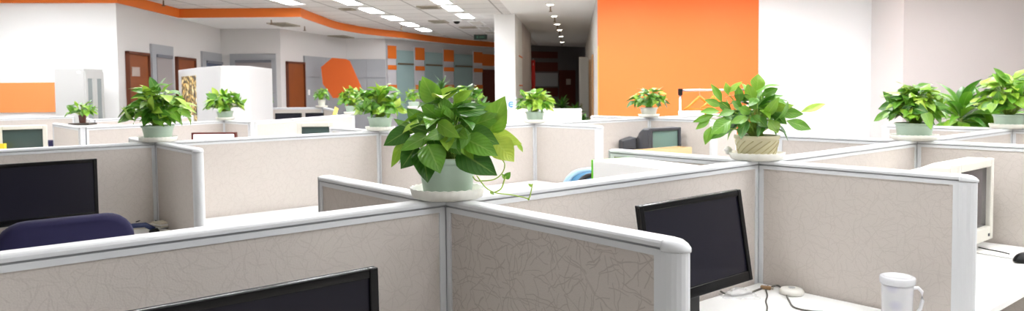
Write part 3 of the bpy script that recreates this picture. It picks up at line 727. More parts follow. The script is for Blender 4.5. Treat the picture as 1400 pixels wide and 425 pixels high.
p = DD(80, 197, 7.6); chair((p.x, p.y), 0, 1.47-(191-127.8)*7.6/F, .34, .36, NAVY, NAVY, 'dark navy chair back at left beside the white tube monitor')

# ------------------------------------------------------------------ desk items
# computer tower with a lime green end
c0_ = W(808, 218.3, 1.178); e_ = Vector((.51, -.86, 0)).normalized(); w_ = Vector((.86, .51, 0)).normalized()
o = thing('computer_tower', 'white computer tower with lime green edge beside the light blue chair', 'computer', (c0_.x, c0_.y, .75), math.atan2(e_.y, e_.x))
MB().box(.012, .45, 0, .195, .01, .428).build('case', mat('tower_white', (240, 240, 238), .4), o, bevel=.004)
MB().box(0, .012, 0, .195, .01, .428).build('front_bezel', LIME, o, bevel=.002)
mb = MB(); [mb.box(x, x+.03, y, y+.02, 0, .01) for x in (.03, .38) for y in (.02, .17)]; mb.build('foot', BLACK, o)
# cardboard box in the dark monitor's cubicle
p = DD(884, 206.3, 5.78)
o = thing('cardboard_box', 'open tan cardboard box in front of the dark tube monitor', 'box', (p.x, p.y, .75), ANG1-.04)
L2, W2_, H2, tk = .55, .15, p.z-.75, .008
mb = MB(); mb.box(0, L2, 0, tk, 0, H2); mb.box(0, L2, W2_-tk, W2_, 0, H2); mb.box(0, tk, tk, W2_-tk, 0, H2); mb.box(L2-tk, L2, tk, W2_-tk, 0, H2); mb.box(tk, L2-tk, tk, W2_-tk, 0, tk); mb.build('carton', CARD, o)
MB().hexa([(.01, W2_, H2-.01), (L2-.01, W2_, H2-.01), (L2-.01, W2_+.006, H2-.01), (.01, W2_+.006, H2-.01), (.01, W2_+.02, H2-.1), (L2-.01, W2_+.02, H2-.1), (L2-.01, W2_+.026, H2-.098), (.01, W2_+.026, H2-.098)]).build('flap', CARD, o)
# lidded mug
mp = DD(1227, 379, 2.2); o = thing('lidded_mug', 'translucent white mug with lid and handle on the right desk', 'mug', (mp.x, mp.y, .75), 0)
def mugmat():
    m = bpy.data.materials.new('translucent_mug'); m.use_nodes = True; nt = m.node_tree; b = nt.nodes['Principled BSDF']
    b.inputs['Base Color'].default_value = (.9, .9, .93, 1); b.inputs['Roughness'].default_value = .18; b.inputs['Transmission Weight'].default_value = .35; b.inputs['IOR'].default_value = 1.3
    tc = nt.nodes.new('ShaderNodeTexCoord'); n = nt.nodes.new('ShaderNodeTexVoronoi'); n.inputs['Scale'].default_value = 22; nt.links.new(tc.outputs['Object'], n.inputs['Vector'])
    cr = nt.nodes.new('ShaderNodeValToRGB'); e = cr.color_ramp.elements; e[0].position = .25; e[0].color = (.78, .77, .9, 1); e[1].position = .5; e[1].color = (.93, .93, .95, 1)
    nt.links.new(n.outputs['Distance'], cr.inputs['Fac']); nt.links.new(cr.outputs['Color'], b.inputs['Base Color']); return m
MUG = mugmat(); zt = mp.z-.75+.004
recalc(MB().lathe([(.038, 0), (.041, .004), (.0435, zt-.03), (.0435, zt-.024), (.040, zt-.024), (.036, .008), (.001, .008)], 40, cap=False).build('cup', MUG, o, True))
recalc(MB().lathe([(.001, zt-.022), (.0475, zt-.022), (.049, zt-.018), (.049, zt-.003), (.046, zt), (.038, zt), (.034, zt-.005), (.001, zt-.004)], 40, cap=False).build('lid', mat('mug_lid', (238, 239, 242), .25, 0, 0, 30, 0, 200, .5, 0, .25), o, True))
MB().tube([(.043, 0, zt-.038), (.062, 0, zt-.036), (.074, 0, zt-.048), (.076, 0, zt-.075), (.07, 0, zt-.1), (.056, 0, zt-.118), (.04, 0, zt-.12)], .0052, 10).build('handle', mat('mug_handle', (240, 240, 242), .3), o, True)
# white round puck and cables
rp = W(1082, 391, .77); o = thing('round_hub', 'round flat white hub on the desk at the foot of the pinkish partition', 'hub', (rp.x-.01, rp.y-.03, .75))
recalc(MB().lathe([(.036, 0), (.041, .004), (.041, .012), (.036, .02), (.012, .023)], 40).build('case', mat('hub_white', (226, 224, 216), .4), o, True)); recalc(MB().lathe([(.012, .0231), (.011, .0245), (.002, .025)], 20).build('button', ALUD, o, True))
def cable(pts, r, label, m=CABLE, z=.75):
    q = [W(x, y, z+r+h) for x, y, h in pts]; c = MB(); c.tube(catmull(q, 5), r, 8); o = c.build('cable', m, None, True); tag(o, label, 'cable'); return o
cable([(985, 398, .01), (1000, 404, 0), (1020, 402, 0), (1036, 396, 0), (1050, 391, .002)], .0035, 'dark grey cable from under the tilted monitor to the brown plug')
cable([(1055, 392, .002), (1064, 390.5, .004), (1072, 398, .0), (1079, 411, 0), (1086, 420, 0), (1108, 425, 0), (1125, 426, 0)], .003, 'grey cable curving right from the brown plug across the desk')
cable([(1047, 396, .002), (1049, 404, 0), (1047, 412, 0), (1049, 420, 0), (1047, 432, 0)], .0028, 'thin grey cable running forward from the brown plug')
p = W(1047, 393, .757); o = thing('cable_plug', 'small brown plug where the desk cables meet', 'plug', (p.x, p.y, .75), -.5)
MB().box(-.018, .018, -.008, .008, .001, .013).build('body', mat('brown_plug', (150, 118, 80), .5), o, bevel=.003); MB().box(.018, .026, -.005, .005, .003, .01).build('tip', CHROME, o)
# clear plastic bag
def bagmat():
    m = bpy.data.materials.new('clear_plastic_film'); m.use_nodes = True; nt = m.node_tree; b = nt.nodes['Principled BSDF']
    b.inputs['Base Color'].default_value = (.95, .95, .95, 1); b.inputs['Roughness'].default_value = .12; b.inputs['Alpha'].default_value = .3; return m
mb = MB(); random.seed(5); nx, ny = 12, 8; vs = []; fs = []
bc = W(1010, 397, .77)
for j in range(ny):
    for i in range(nx):
        s = i/(nx-1)*2-1; t = j/(ny-1)*2-1; hgt = .035*(1-s*s)*(1-t*t)
        vs.append((bc.x+s*.06+random.uniform(-.006, .006), bc.y+t*.035+random.uniform(-.004, .004), .7515+hgt*random.uniform(.5, 1)))
for j in range(ny-1):
    for i in range(nx-1): fs.append((j*nx+i, j*nx+i+1, (j+1)*nx+i+1, (j+1)*nx+i))
mb.add(vs, fs); tag(mb.build('plastic_bag', bagmat(), None, True), 'crumpled clear plastic bag on the desk beside the tilted monitor', 'bag')
# mouse and mouse pad on the right desk
p = W(1394, 354, .762); o = thing('computer_mouse', 'black computer mouse at the right edge on the white desk', 'mouse', (p.x+.02, p.y, .7555), ANG1-.3)
mb = MB(); rg = []
for k in range(9):
    x = -.055+.11*k/8; s = math.sqrt(max(.02, 1-(x/.056)**2)); rg.append([(x, .031*s*math.cos(PI*j/10), .034*s*math.sin(PI*j/10)) for j in range(11)])
mb.loft(rg); recalc(mb.build('body', BLACK, o, True)); MB().box(.015, .03, -.003, .003, .026, .0335).build('wheel', DGREY, o)
p = W(1378, 345, .7525); o = thing('mouse_pad', 'white pad under the black mouse at the right edge', 'mouse pad', (p.x+.02, p.y, .75), ANG1-.1)
MB().box(-.13, .13, -.11, .11, .0005, .005).build('pad', mat('pad_white', (232, 231, 226), .7), o, bevel=.002); o.name = 'mouse_pad'
cable([(1338, 338, .006), (1352, 341, .0055), (1368, 344, .0055), (1380, 347, .0055)], .002, 'thin black mouse cable behind the right rounded partition end', BLACK)
# papers and odds in the left cubicle corner
for i, (x, y, h, a, tx) in enumerate(((196, 308, .012, .5, 'left'), (230, 302, .03, .9, 'right'))):
    p = W(x, y, .75+h); o = thing('paper_stack', 'stack of loose white papers in the left cubicle corner, %s one' % tx, 'papers', (p.x, p.y, .75), a, 'paper stacks in the left cubicle')
    random.seed(i)
    for k in range(4):
        dx, dy = random.uniform(-.01, .01), random.uniform(-.01, .01); z = .0008+(h/4)*k
        MB().box(-.07+dx, .07+dx, -.048+dy, .048+dy, z, z+h/4-.0006).build('sheet_bundle', (PAPER, mat('cream_paper', (226, 218, 200), .8))[k % 2], o)
cable([(176, 304, .006), (186, 303, .02), (196, 300, .025), (206, 299, .02), (214, 302, .014)], .003, 'black cable on the papers in the left cubicle', BLACK)
p = W(190, 316, .765); o = thing('telephone_handset', 'dark blue handset on desk right of the navy chair', 'telephone', (p.x, p.y, .75), .4)
mb = MB(); mb.tube([(-.07, 0, .02), (-.03, 0, .045), (.03, 0, .045), (.07, 0, .02)], .013, 10); mb.build('grip', mat('dark_blue_plastic', (40, 52, 92), .4), o, True)
for sx in (-1, 1): recalc(MB().lathe([(.024, 0.0), (.026, .008), (.018, .024)], 16, cx=sx*.07).build('ear_cup', BLACK, o, True))

# white board with dark red frame behind the left large plant
p = DD(268, 186, 5.0); wdesk((p.x, p.y+.3), 0.0, 'white desk behind the left large plant', .8, .6)
o = thing('flat_monitor', 'switched-on white screen with dark red frame behind the left large plant', 'monitor', (p.x, p.y+.3, .75), .02)
w = .29; zt = 1.47-(181.3-126)*(p.y+.3)/F-.75; fr = mat('dark_red_frame', (104, 44, 36), .5); z0 = zt-.26
MB().box(-w/2, w/2, 0, .012, z0, zt-.012).build('screen', mat('lit_white_screen', (250, 251, 255), .3, 0, 0, 30, 0, 200, .3, .9), o)
mb = MB(); mb.box(-w/2-.012, w/2+.012, -.006, .03, zt-.012, zt); mb.box(w/2, w/2+.012, -.006, .03, z0, zt-.012); mb.box(-w/2-.012, -w/2, -.006, .03, z0, zt-.012); mb.box(-w/2-.012, w/2+.012, -.006, .03, z0-.012, z0); mb.box(-w/2, w/2, .014, .03, z0, zt-.012); mb.build('housing', fr, o)
MB().box(-.03, .03, .03, .05, .01, z0+.06).build('neck', BLACK, o); MB().box(-.1, .1, -.05, .1, 0, .01).build('stand_base', BLACK, o)

# white cabinet with two glass doors, left
ca = PX(75.5, 10.0); cb = PX(116, 10.0); a_ = math.atan2(cb.y-ca.y, cb.x-ca.x); w = (cb-ca).length
o = thing('glass_door_cabinet', 'tall white cabinet with two dark glass doors against the left wall', 'cabinet', ca, a_-.01); H = 1.47+33.6*10/F; dp = .46; CABW = mat('cabinet_paint', (190, 190, 188), .5)
MB().box(0, w, 0, dp, 0, H).build('body', CABW, o, bevel=.004)
MB().box(w*.78, w*.9, -.004, 0, H-.06, H-.035).build('name_plate', PAPER, o)
for k in range(2):
    y0 = .01+k*(dp-.02)/2; y1 = y0+(dp-.02)/2-.004
    mb = MB(); b = .05; mb.box(w, w+.018, y0, y0+b, .04, H-.04); mb.box(w, w+.018, y1-b, y1, .04, H-.04); mb.box(w, w+.018, y0+b, y1-b, .04, .12); mb.box(w, w+.018, y0+b, y1-b, H-.13, H-.04)
    d = mb.build('door', CABW, o); MB().box(w+.002, w+.008, y0+b, y1-b, .12, H-.13).build('glass', mat('cabinet_glass', (150, 157, 158), .1), d)
# poster kiosk
pk = [PX(245, 10.75), PX(271, 9.72), PX(302, 9.12), PX(342, 9.33)]; o = thing('poster_kiosk', 'white three-sided display kiosk with a golden poster', 'kiosk', (pk[2].x, pk[2].y, 0))
H = 1.79; loc = [(p.x-pk[2].x, p.y-pk[2].y) for p in pk]; back = [(loc[3][0]-.1, loc[3][1]+1.2), (loc[0][0]+.3, loc[0][1]+.5)]
recalc(MB().prism(loc+back, .02, H).build('body', mat('kiosk_white', (208, 208, 208), .5), o, bevel=.006))
MB().prism([(x*.97, y*.97+.02) for x, y in loc+back], 0, .02).build('plinth', GREYP, o)
def postermat():
    m = bpy.data.materials.new('golden_poster'); m.use_nodes = True; nt = m.node_tree; b = nt.nodes['Principled BSDF']; N = nt.nodes.new; L = nt.links.new
    tc = N('ShaderNodeTexCoord'); n = N('ShaderNodeTexNoise'); n.inputs['Scale'].default_value = 13; n.inputs['Detail'].default_value = 3; n.inputs['Distortion'].default_value = .8; L(tc.outputs['Object'], n.inputs['Vector'])
    cr = N('ShaderNodeValToRGB'); e = cr.color_ramp.elements; e[0].position = .42; e[0].color = (*lin((52, 48, 44)), 1); e[1].position = .62; e[1].color = (*lin((255, 250, 220)), 1)
    for p, c in ((.48, (120, 110, 90)), (.53, (226, 176, 70)), (.57, (246, 220, 130))):
        q = e.new(p); q.color = (*lin(c), 1)
    L(n.outputs['Fac'], cr.inputs['Fac']); L(cr.outputs['Color'], b.inputs['Base Color']); b.inputs['Roughness'].default_value = .4; return m
a, b = Vector((*loc[0], 0)), Vector((*loc[1], 0)); d = (b-a); n = Vector((d.y, -d.x, 0)).normalized()
q0, q1 = a+d*.2+n*.002, a+d*.93+n*.002
recalc(MB().prism([(v.x, v.y) for v in (q0+n*.006, q1+n*.006, q1, q0)], .9, 1.69).build('poster', postermat(), o))
# dark board (under the small plant), on a low white cabinet
p = DD(103, 168.4, 7.0); o = thing('filing_cabinet', 'low white filing cabinet under the dark board at left', 'cabinet', (p.x, p.y+.12, 0), ANG2+PI/2)
MB().box(-.2, .2, -.16, .16, .02, 1.165).build('body', WHITE, o, bevel=.004); MB().box(-.19, .19, -.15, .15, 0, .02).build('plinth', GREYP, o)
for k in range(3):
    dr = MB().box(-.2+.01, .2-.01, -.178, -.16, .06+k*.36, .40+k*.36).build('drawer', WHITE, o); MB().box(-.05, .05, -.19, -.178, .3+k*.36, .315+k*.36).build('handle', CHROME, dr)
o = thing('dark_board', 'dark flat board under the small plant in brown pot', 'board', (p.x, p.y+.12, 1.165), .0); MB().box(-.10, .10, -.07, .07, .0, .022).build('slab', mat('dark_board_brown', (74, 66, 60), .5), o, bevel=.003); BOARD = (p.x, p.y+.12, 1.187)
# blue and white carton beyond the middle plant
p = W(697, 150, 1.19); pcz = DD(697, 133, 10.6); o = thing('printed_carton', 'pale blue carton with blue swirl mark, left of the middle plant', 'carton', (pcz.x, pcz.y, 0), -.03)
zt = pcz.z
MB().box(-.09, .09, 0, .18, .9, zt).build('carton', mat('pale_blue_card', (206, 222, 240), .6), o, bevel=.004)
mb = MB(); mb.tube([(.035*math.cos(a)+.02, -.002, zt-.1+.035*math.sin(a)) for a in [math.radians(40+k*30) for k in range(10)]], .009, 6); mb.tube([(-.015, -.002, zt-.1), (.05, -.002, zt-.1)], .008, 6); mb.build('printed_mark', mat('print_blue', (50, 130, 220), .6), o)
wd = wdesk((pcz.x, pcz.y+.15), 0, 'white shelf desk beneath the pale blue carton', .5, .45, .9)
# yellow tag and yellow folder
p = DD(460.5, 144, 11.3); pt = Wt(459, 150.0)
o = thing('yellow_tag', 'small yellow tag hanging over the far partition beside far plant', 'tag', (pt.x, pt.y-.03, 1.0)); mb = MB(); mb.hexa([(-.05, -.03, .08), (.0, -.03, .06), (.0, -.025, .06), (-.05, -.025, .08), (.0, -.012, .25), (.05, -.012, .22), (.05, -.007, .22), (.0, -.007, .25)]); mb.build('card', mat('yellow_card', (250, 214, 110), .7), o)
p = DD(0, 200, 5.62); o = thing('yellow_folder', 'bright yellow folder at the left edge beside the white tube monitor', 'folder', (p.x-.02, p.y, .75), .1); MB().box(-.05, .05, 0, .03, 0, 1.47-(196.3-128.4)*5.62/F-.75).build('cover', mat('yellow_folder', (250, 220, 60), .6), o, bevel=.002)
# clothes rack with orange hangers
d_ = 8.95; r0 = DD(930, 123.5, d_); r1 = DD(1022, 123.2, d_); o = thing('clothes_rack', 'steel clothes rack standing before the orange wall', 'rack', (r0.x, r0.y, 0), math.atan2(r1.y-r0.y, r1.x-r0.x)); L = (r1-r0).length; zr = r0.z
for x in (0, L):
    MB().tube([(x, 0, .04), (x, 0, zr-.03)], .014, 10).build('upright', CHROME, o, True); MB().box(x-.024, x+.024, -.024, .024, zr-.06, zr+.022).build('corner_joint', BLACK, o, bevel=.006)
    MB().tube([(x, -.22, .03), (x, .22, .03)], .016, 10).build('foot', BLACK, o, True)
MB().tube([(.024, 0, zr), (L-.024, 0, zr)], .014, 10).build('rail', CHROME, o, True)
for i, (xp, sc, rz) in enumerate(((.235, 1.0, .9), (.40, .9, 1.15))):
    pz = Vector((r0.x, r0.y, 0))+(r1-r0).normalized()*xp; h = thing('clothes_hanger', 'orange plastic hanger on the steel rack, %s one' % ('left', 'right')[i], 'hanger', (pz.x, pz.y, zr), math.atan2(r1.y-r0.y, r1.x-r0.x)+rz-.75, 'orange hangers on the rack')
    hk = MB(); hk.tube([(.0, -.018, -.004), (.0, -.008, .0175), (0, .006, .0175), (0, .016, 0), (0, .012, -.03), (0, 0, -.05), (0, 0, -.08)], .003, 6); hk.build('hook', CHROME, h, True)
    b = MB(); b.tube([(0, 0, -.08), (-.05*sc, 0, -.12), (-.14*sc, 0, -.2*sc), (-.2*sc, 0, -.235*sc)], .02, 8, r2=.012); b.tube([(0, 0, -.08), (.05*sc, 0, -.12), (.14*sc, 0, -.2*sc), (.2*sc, 0, -.235*sc)], .02, 8, r2=.012); b.tube([(-.17*sc, 0, -.225*sc), (.17*sc, 0, -.225*sc)], .009, 6); b.build('shoulder_bar', HANGO, h, True)
p = W(942, 157, 1.19); pq = DD(948, 152.3, 8.25); o = thing('white_box', 'white box below the orange hangers', 'box', (pq.x, pq.y, 0)); MB().box(-.12, .12, 0, .2, .75, pq.z).build('carton', PAPER, o, bevel=.003); MB().box(-.122, .122, -.002, .202, pq.z-.04, pq.z+.002).build('lid', PAPER, o); wdesk((pq.x, pq.y+.1), 0, 'white desk under the white box beyond the partition', .5, .28)
# pale crumpled tissue on the cream-potted plant's saucer is built with the saucer below

# ------------------------------------------------------------------ plants
HEART = [(0, .16), (.06, .62), (.16, .9), (.28, 1.), (.42, .97), (.56, .84), (.7, .63), (.83, .37), (.93, .15), (1, .0)]
LILY = [(0, .04), (.1, .34), (.22, .7), (.36, .95), (.5, 1.), (.64, .86), (.77, .6), (.88, .33), (.95, .14), (1, .0)]
def leaf(mb, base, tip, w, nh, bow=.12, cup=.25, tone=.4, prof=HEART, twist=0.):
    base = Vector(base); tip = Vector(tip); ax = tip-base; L = ax.length
    if L < 1e-4: return
    ax.normalize(); n = Vector(nh); n = n-ax*n.dot(ax)
    if n.length < .05: n = Vector((0, 0, 1))-ax*ax.z
    n.normalize(); sd = ax.cross(n).normalized(); vs = []; uvs = []; ns = 7; ph = random.uniform(0, 6)
    for t, wf in prof:
        c = base+ax*(L*t)+n*(bow*L*(4*t*(1-t)*.5-t*t*.35)); hw = w/2*wf
        tw = twist*(t-.3); s2 = sd*math.cos(tw)+n*math.sin(tw); n2 = n*math.cos(tw)-sd*math.sin(tw)
        for i in range(ns):
            s = i/(ns-1)*2-1
            vs.append(c+s2*(s*hw)+n2*(cup*hw*(abs(s)**1.4)+.05*w*math.sin(t*9+ph+s*2)*abs(s)**2*wf)); uvs.append((s, t))
    fs = []
    for j in range(len(prof)-1):
        for i in range(ns-1): fs.append((j*ns+i, j*ns+i+1, (j+1)*ns+i+1, (j+1)*ns+i))
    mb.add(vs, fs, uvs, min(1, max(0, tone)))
def petiole(mb, a, b, r=.0022, lift=.03):
    a = Vector(a); b = Vector(b); m = (a*.45+b*.55)+Vector((0, 0, lift)); pts = []
    for k in range(7): t = k/6; pts.append(a*(1-t)**2+m*2*t*(1-t)+b*t*t)
    mb.tube(pts, r, 5, r2=r*.7)
def saucer(p, z, r, label, h=.026, waves=28):
    o = thing('plant_saucer', label, 'saucer', (p[0], p[1], z), 0, 'saucers under the potted plants')
    prof = [(.001, .0), (r*.82, .0), (r*.93, .004), (r, h), (r*.985, h+.0015), (r*.955, h-.002), (r*.88, .006), (.001, .0045)]
    recalc(MB().lathe(prof, 112, cap=False, wave=((3, 4, 5), r*.008, waves, .0011)).build('dish', SAUC, o, True)); return o
def pot(o, rt, rb, h, m, ridge=None):
    prof = [(.001, 0), (rb*.97, 0), (rb, .004), (rb+(rt-rb)*.8, h*.82), (rt*.975, h*.84), (rt*1.03, h*.86), (rt*1.035, h*.985), (rt*1.02, h), (rt*.95, h), (rt*.92, h*.84), (.001, h*.84)]
    q = recalc(MB().lathe(prof, 48, cap=False).build('pot', m, o, True))
    if ridge:
        mb = MB()
        for k in range(16):
            a0 = 2*PI*k/16; pts = []
            for j in range(9):
                t = j/8; zz = .006+(h*.78-.006)*t; rr = rb+(rt-rb)*t*.96; a = a0+1.1*t; pts.append((rr*math.cos(a)*1.002, rr*math.sin(a)*1.002, zz))
            mb.tube(pts, .0014, 5)
        mb.build('swirl_ridges', mat('pot_ridge', (192, 180, 132), .5), q, True)
    recalc(MB().lathe([(.001, h*.845), (rt*.9, h*.845), (rt*.6, h*.87), (.001, h*.9)], 24, cap=False).build('soil', SOIL, o, True))
def random_leaves(fol, stm, R, H, z0, n, ll, prof, tone, seed, asp=.62):
    """blades shingled over a dome: most hang outwards and down, a few stand up"""
    random.seed(seed)
    for i in range(n):
        f = (i+.5)/n; az = i*2.39996+random.uniform(-.5, .5)
        pol = math.radians(92)*f**.6                       # 0 = top of the dome
        k = random.choice((.55, .72, .86, .95, 1.0))*random.uniform(.9, 1.05)
        out = Vector((math.cos(az), math.sin(az), 0)); sp, cp = math.sin(pol), math.cos(pol)
        hc = H*.22
        base = out*(R*sp*k*.74)+Vector((0, 0, z0+hc+(H-hc)*max(cp, -.4)*k*.9))
        nrm = (out*sp/R+Vector((0, 0, cp/(H*.85)))).normalized()
        down = (out*cp-Vector((0, 0, 1))*sp).normalized(); side = nrm.cross(down)
        tw = random.gauss(0, .65); l = ll*random.uniform(.72, 1.22)
        dr = (down*math.cos(tw)+side*math.sin(tw))*.75+out*random.uniform(.1, .6)+nrm*random.uniform(0, .5)+Vector((0, 0, random.uniform(-.1, .45)))
        if random.random() < .15: dr = dr*.4+Vector((0, 0, 1))*.8+out*.3
        dr.normalize(); tip = base+dr*l
        nh = nrm+Vector((random.uniform(-.45, .45), random.uniform(-.55, .35), random.uniform(-.1, .5)))
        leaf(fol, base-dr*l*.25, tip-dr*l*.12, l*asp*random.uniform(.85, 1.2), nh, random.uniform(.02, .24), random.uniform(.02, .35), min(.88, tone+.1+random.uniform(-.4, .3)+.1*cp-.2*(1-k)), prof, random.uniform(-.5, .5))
        petiole(stm, (out*.02*random.random())+Vector((0, 0, z0-.012)), base-dr*l*.25, .0019, H*.12)
def plant(p, z, label, R, H, n, ll, seed, potm=POTG, rt=.082, rb=.066, ph=.088, prof=HEART, tone=.5, sr=.1, saucer_label=None, asp=.62, px=None, d=None, ridge=None, gr='potted plants on the partition posts', extra=0):
    zz = z
    if sr: saucer(p, z, sr, saucer_label or ('off-white saucer under the '+label)[:200]); zz = z+.005
    o = thing('potted_plant', label, 'plant', (p[0], p[1], zz), 0, gr)
    pot(o, rt, rb, ph, potm, ridge)
    fol = MB(); stm = MB(); z0 = ph
    if px:
        org = Vector((p[0], p[1], zz)); random.seed(seed+99)
        for (bx, by, tx, ty, wp, dz, tn, *rest) in px:
            b = DD(bx, by, d+dz*.7)-org; t = DD(tx, ty, d+dz)-org; wm = wp*d/F
            nh = -DD(tx, ty, d).normalized()*1.0+Vector((0, 0, .75))+Vector((random.uniform(-.35, .35), 0, random.uniform(-.2, .2)))
            leaf(fol, b, t, wm*(1.1 if prof is HEART else .98), nh, random.uniform(.02, .14), random.uniform(.02, .25), min(.92, tn*1.08+.08), prof, random.uniform(-.3, .3))
            c = Vector((random.uniform(-.02, .02), random.uniform(-.02, .02), z0-.01)); petiole(stm, c, b, .0021, .02)
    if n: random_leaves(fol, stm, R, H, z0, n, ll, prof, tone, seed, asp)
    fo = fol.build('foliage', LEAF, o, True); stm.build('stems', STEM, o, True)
    return o
ZT = ZB+RAIL
# A: the biggest plant
dA = A_.y
pxA = [(596, 140, 577, 104, 27, 0., .55), (599, 132, 629, 121, 15, .0, .72), (621, 139, 646, 123, 15, .02, .66), (670, 180, 690, 131, 36, -.03, .56),
 (671, 184, 714, 197, 22, -.03, .8), (676, 192, 703, 221, 32, -.05, .9), (640, 180, 683, 197, 28, -.06, .26), (637, 190, 681, 213, 29, -.09, .42), (627, 206, 680, 240, 38, -.09, .08),
 (643, 183, 606, 200, 25, -.09, .4), (599, 168, 629, 188, 19, -.11, .56), (585, 198, 602, 237, 34, -.12, .38), (577, 207, 585, 250, 31, -.10, .06), (569, 199, 548, 231, 28, -.08, .12),
 (583, 187, 547, 206, 19, -.09, .45), (549, 197, 535, 229, 14, -.05, .66), (559, 178, 524, 199, 23, -.04, .14), (566, 181, 538, 162, 13, -.02, .42), (578, 170, 556, 148, 22, .0, .36),
 (611, 158, 596, 130, 24, -.02, .4), (617, 162, 645, 136, 22, -.0, .36), (649, 170, 688, 156, 20, -.03, .5), (596, 174, 569, 156, 21, -.04, .34), (607, 180, 580, 191, 15, -.1, .44), (632, 178, 655, 159, 20, -.06, .3),
 (614, 170, 606, 143, 20, -.05, .5), (645, 172, 670, 150, 22, .0, .32), (600, 160, 574, 140, 20, .03, .4), (628, 152, 632, 128, 20, .02, .5), (590, 186, 600, 210, 20, -.07, .2), (655, 190, 690, 206, 22, -.02, .3),
 (612, 186, 630, 212, 22, -.09, .3), (560, 190, 552, 214, 18, -.02, .3), (650, 160, 672, 140, 20, .03, .45), (585, 180, 560, 172, 18, -.05, .3), (708, 197, 715, 208, 6, -.03, .7), (620, 175, 640, 190, 18, -.09, .5), (598, 190, 584, 214, 18, -.06, .25)]
pa_ = plant(A_, ZT, 'biggest bushy potted plant with trailing vine at front centre', .105, .175, 34, .07, 3, rt=.074, rb=.059, ph=.098, tone=.42, sr=.094, saucer_label='scalloped off-white saucer under the biggest plant at front centre', px=pxA, d=dA)
org = Vector(pa_.location); st = MB(); lf = MB(); random.seed(4)
def V(x, y, dz=0.): return DD(x, y, dA+dz)-org
st.tube(catmull([V(640, 225, 0), V(649, 245, -.02), V(660, 247, -.03), V(676, 245, -.03), V(687, 236, -.03), V(690, 224, -.03), V(684, 215, -.03)], 5), .0016, 6)
st.tube(catmull([V(652, 240, -.02), V(664, 256, -.05), V(678, 263.5, -.06), V(698, 266, -.06), V(715, 269.5, -.06), V(723, 271, -.06), V(726, 262, -.06), V(728, 251, -.06)], 5), .0016, 6)
st.tube(catmull([V(676, 263, -.06), V(685, 258, -.06), V(689, 248, -.06), V(691, 241, -.06)], 5), .002, 6)
leaf(lf, V(691, 244, -.06), V(698, 235, -.06), 9*dA/F, (0, -1, .3), .1, .2, .5); leaf(lf, V(690, 244, -.06), V(686, 237, -.06), 5*dA/F, (.3, -1, .3), .1, .2, .7)
leaf(lf, V(723, 271, -.06), V(722, 274, -.06), 3*dA/F, (0, -1, .3), .1, .2, .7); leaf(lf, V(727, 255, -.06), V(722, 251, -.06), 4*dA/F, (0, -1, .3), .1, .2, .8); leaf(lf, V(670, 262, -.05), V(676, 266, -.05), 4*dA/F, (0, -1, .3), .1, .2, .7)
vn = st.build('trailing_vine', STEM, pa_, True); lf.build('vine_leaves', LEAF, vn, True)
# B: cream pot
dB = B_.y
pxB = [(1034, 124, 1037, 100.5, 21, 0, .6), (1030, 140, 1022, 114, 17, -.02, .6), (1011, 141, 1010, 117, 13, -.02, .45), (987, 140, 972, 114, 11, 0, .5), (995, 127, 1015, 111, 9, 0, .62), (996, 130, 992, 112, 10, .0, .6), (1041, 131, 1064, 120.5, 14, 0, .42), (1040, 138, 1072, 130, 11, 0, .38),
 (1036, 148, 1064, 143, 11, -.03, .5), (1062, 153, 1099, 156, 16, -.02, .4), (1095, 153, 1130, 141.5, 11, 0, .72), (1075, 165, 1110, 177, 16, -.03, .4), (1051, 164, 1064, 182, 19, -.08, .6), (1056, 154, 1076, 170, 13, -.06, .3), (976, 157, 947, 167, 10, -.02, .5), (971, 162, 951, 177, 10, -.02, .5),
 (972, 173, 964, 198, 13, -.06, .5), (999, 165, 972, 183, 22, -.1, .46), (984, 152, 956, 153, 11, -.02, .5), (986, 145, 963, 136, 12, .0, .5), (1004, 152, 982, 158, 12, -.06, .4), (996, 176, 972, 190, 13, -.07, .3), (1024, 160, 998, 168, 12, -.1, .5), (1010, 147, 1028, 156, 13, -.08, .5), (1040, 154, 1059, 148, 10, -.05, .5),
 (1015, 150, 1000, 138, 14, -.03, .35), (1024, 148, 1042, 136, 15, -.02, .35), (1000, 150, 980, 140, 13, 0, .35), (1020, 168, 1010, 178, 15, -.09, .25), (1036, 160, 1048, 174, 15, -.09, .3), (1045, 150, 1066, 162, 13, -.03, .3), (1005, 160, 988, 170, 14, -.05, .28), (1016, 138, 1004, 124, 12, .02, .45), (1028, 158, 1040, 168, 14, -.09, .38)]
plant(B_, ZT, 'cream-potted leafy plant with pointed leaves and one long leaf reaching right', .12, .16, 46, .09, 11, POTC, .079, .064, .085, LILY, .38, .1, 'off-white saucer under the cream pot', .46, pxB, dB, True)
o = MB(); random.seed(9); vs = []
tp = DD(995.5, 203, dB+.02); q = thing('crumpled_tissue', 'crumpled white tissue beside the cream pot on its saucer', 'tissue', (tp.x, tp.y, ZT+.018))
rg = []
for j in range(6):
    t = j/5; rg.append([(.016*math.sin(PI*(.12+.8*t))*random.uniform(.7, 1.2)*math.cos(2*PI*i/10), .016*math.sin(PI*(.12+.8*t))*random.uniform(.7, 1.2)*math.sin(2*PI*i/10), .03*t) for i in range(10)])
o.loft(rg); recalc(o.build('tissue', PAPER, q, True))
plant(C_, ZT, 'full green plant in pale green pot at right, nearer the white wall', .165, .19, 140, .076, 21, rt=.085, rb=.073, ph=.08, tone=.5, sr=.107, saucer_label='off-white saucer under the green plant nearer the white wall')
plant(D_, ZT, 'rightmost full green plant in pale green pot', .215, .26, 140, .1, 31, rt=.088, rb=.075, ph=.08, tone=.58, sr=.11, prof=LILY, asp=.56)
plant(P_, ZT, 'large bright plant in pale green pot at left before the wooden doors', .2, .225, 135, .086, 44, rt=.082, rb=.066, ph=.085, tone=.5, sr=.1, saucer_label='off-white saucer under the large plant before the wooden doors')
plant(Q_, ZT, 'bright plant in pale green pot just left of the biggest plant', .185, .2, 120, .085, 51, tone=.6, sr=.1)
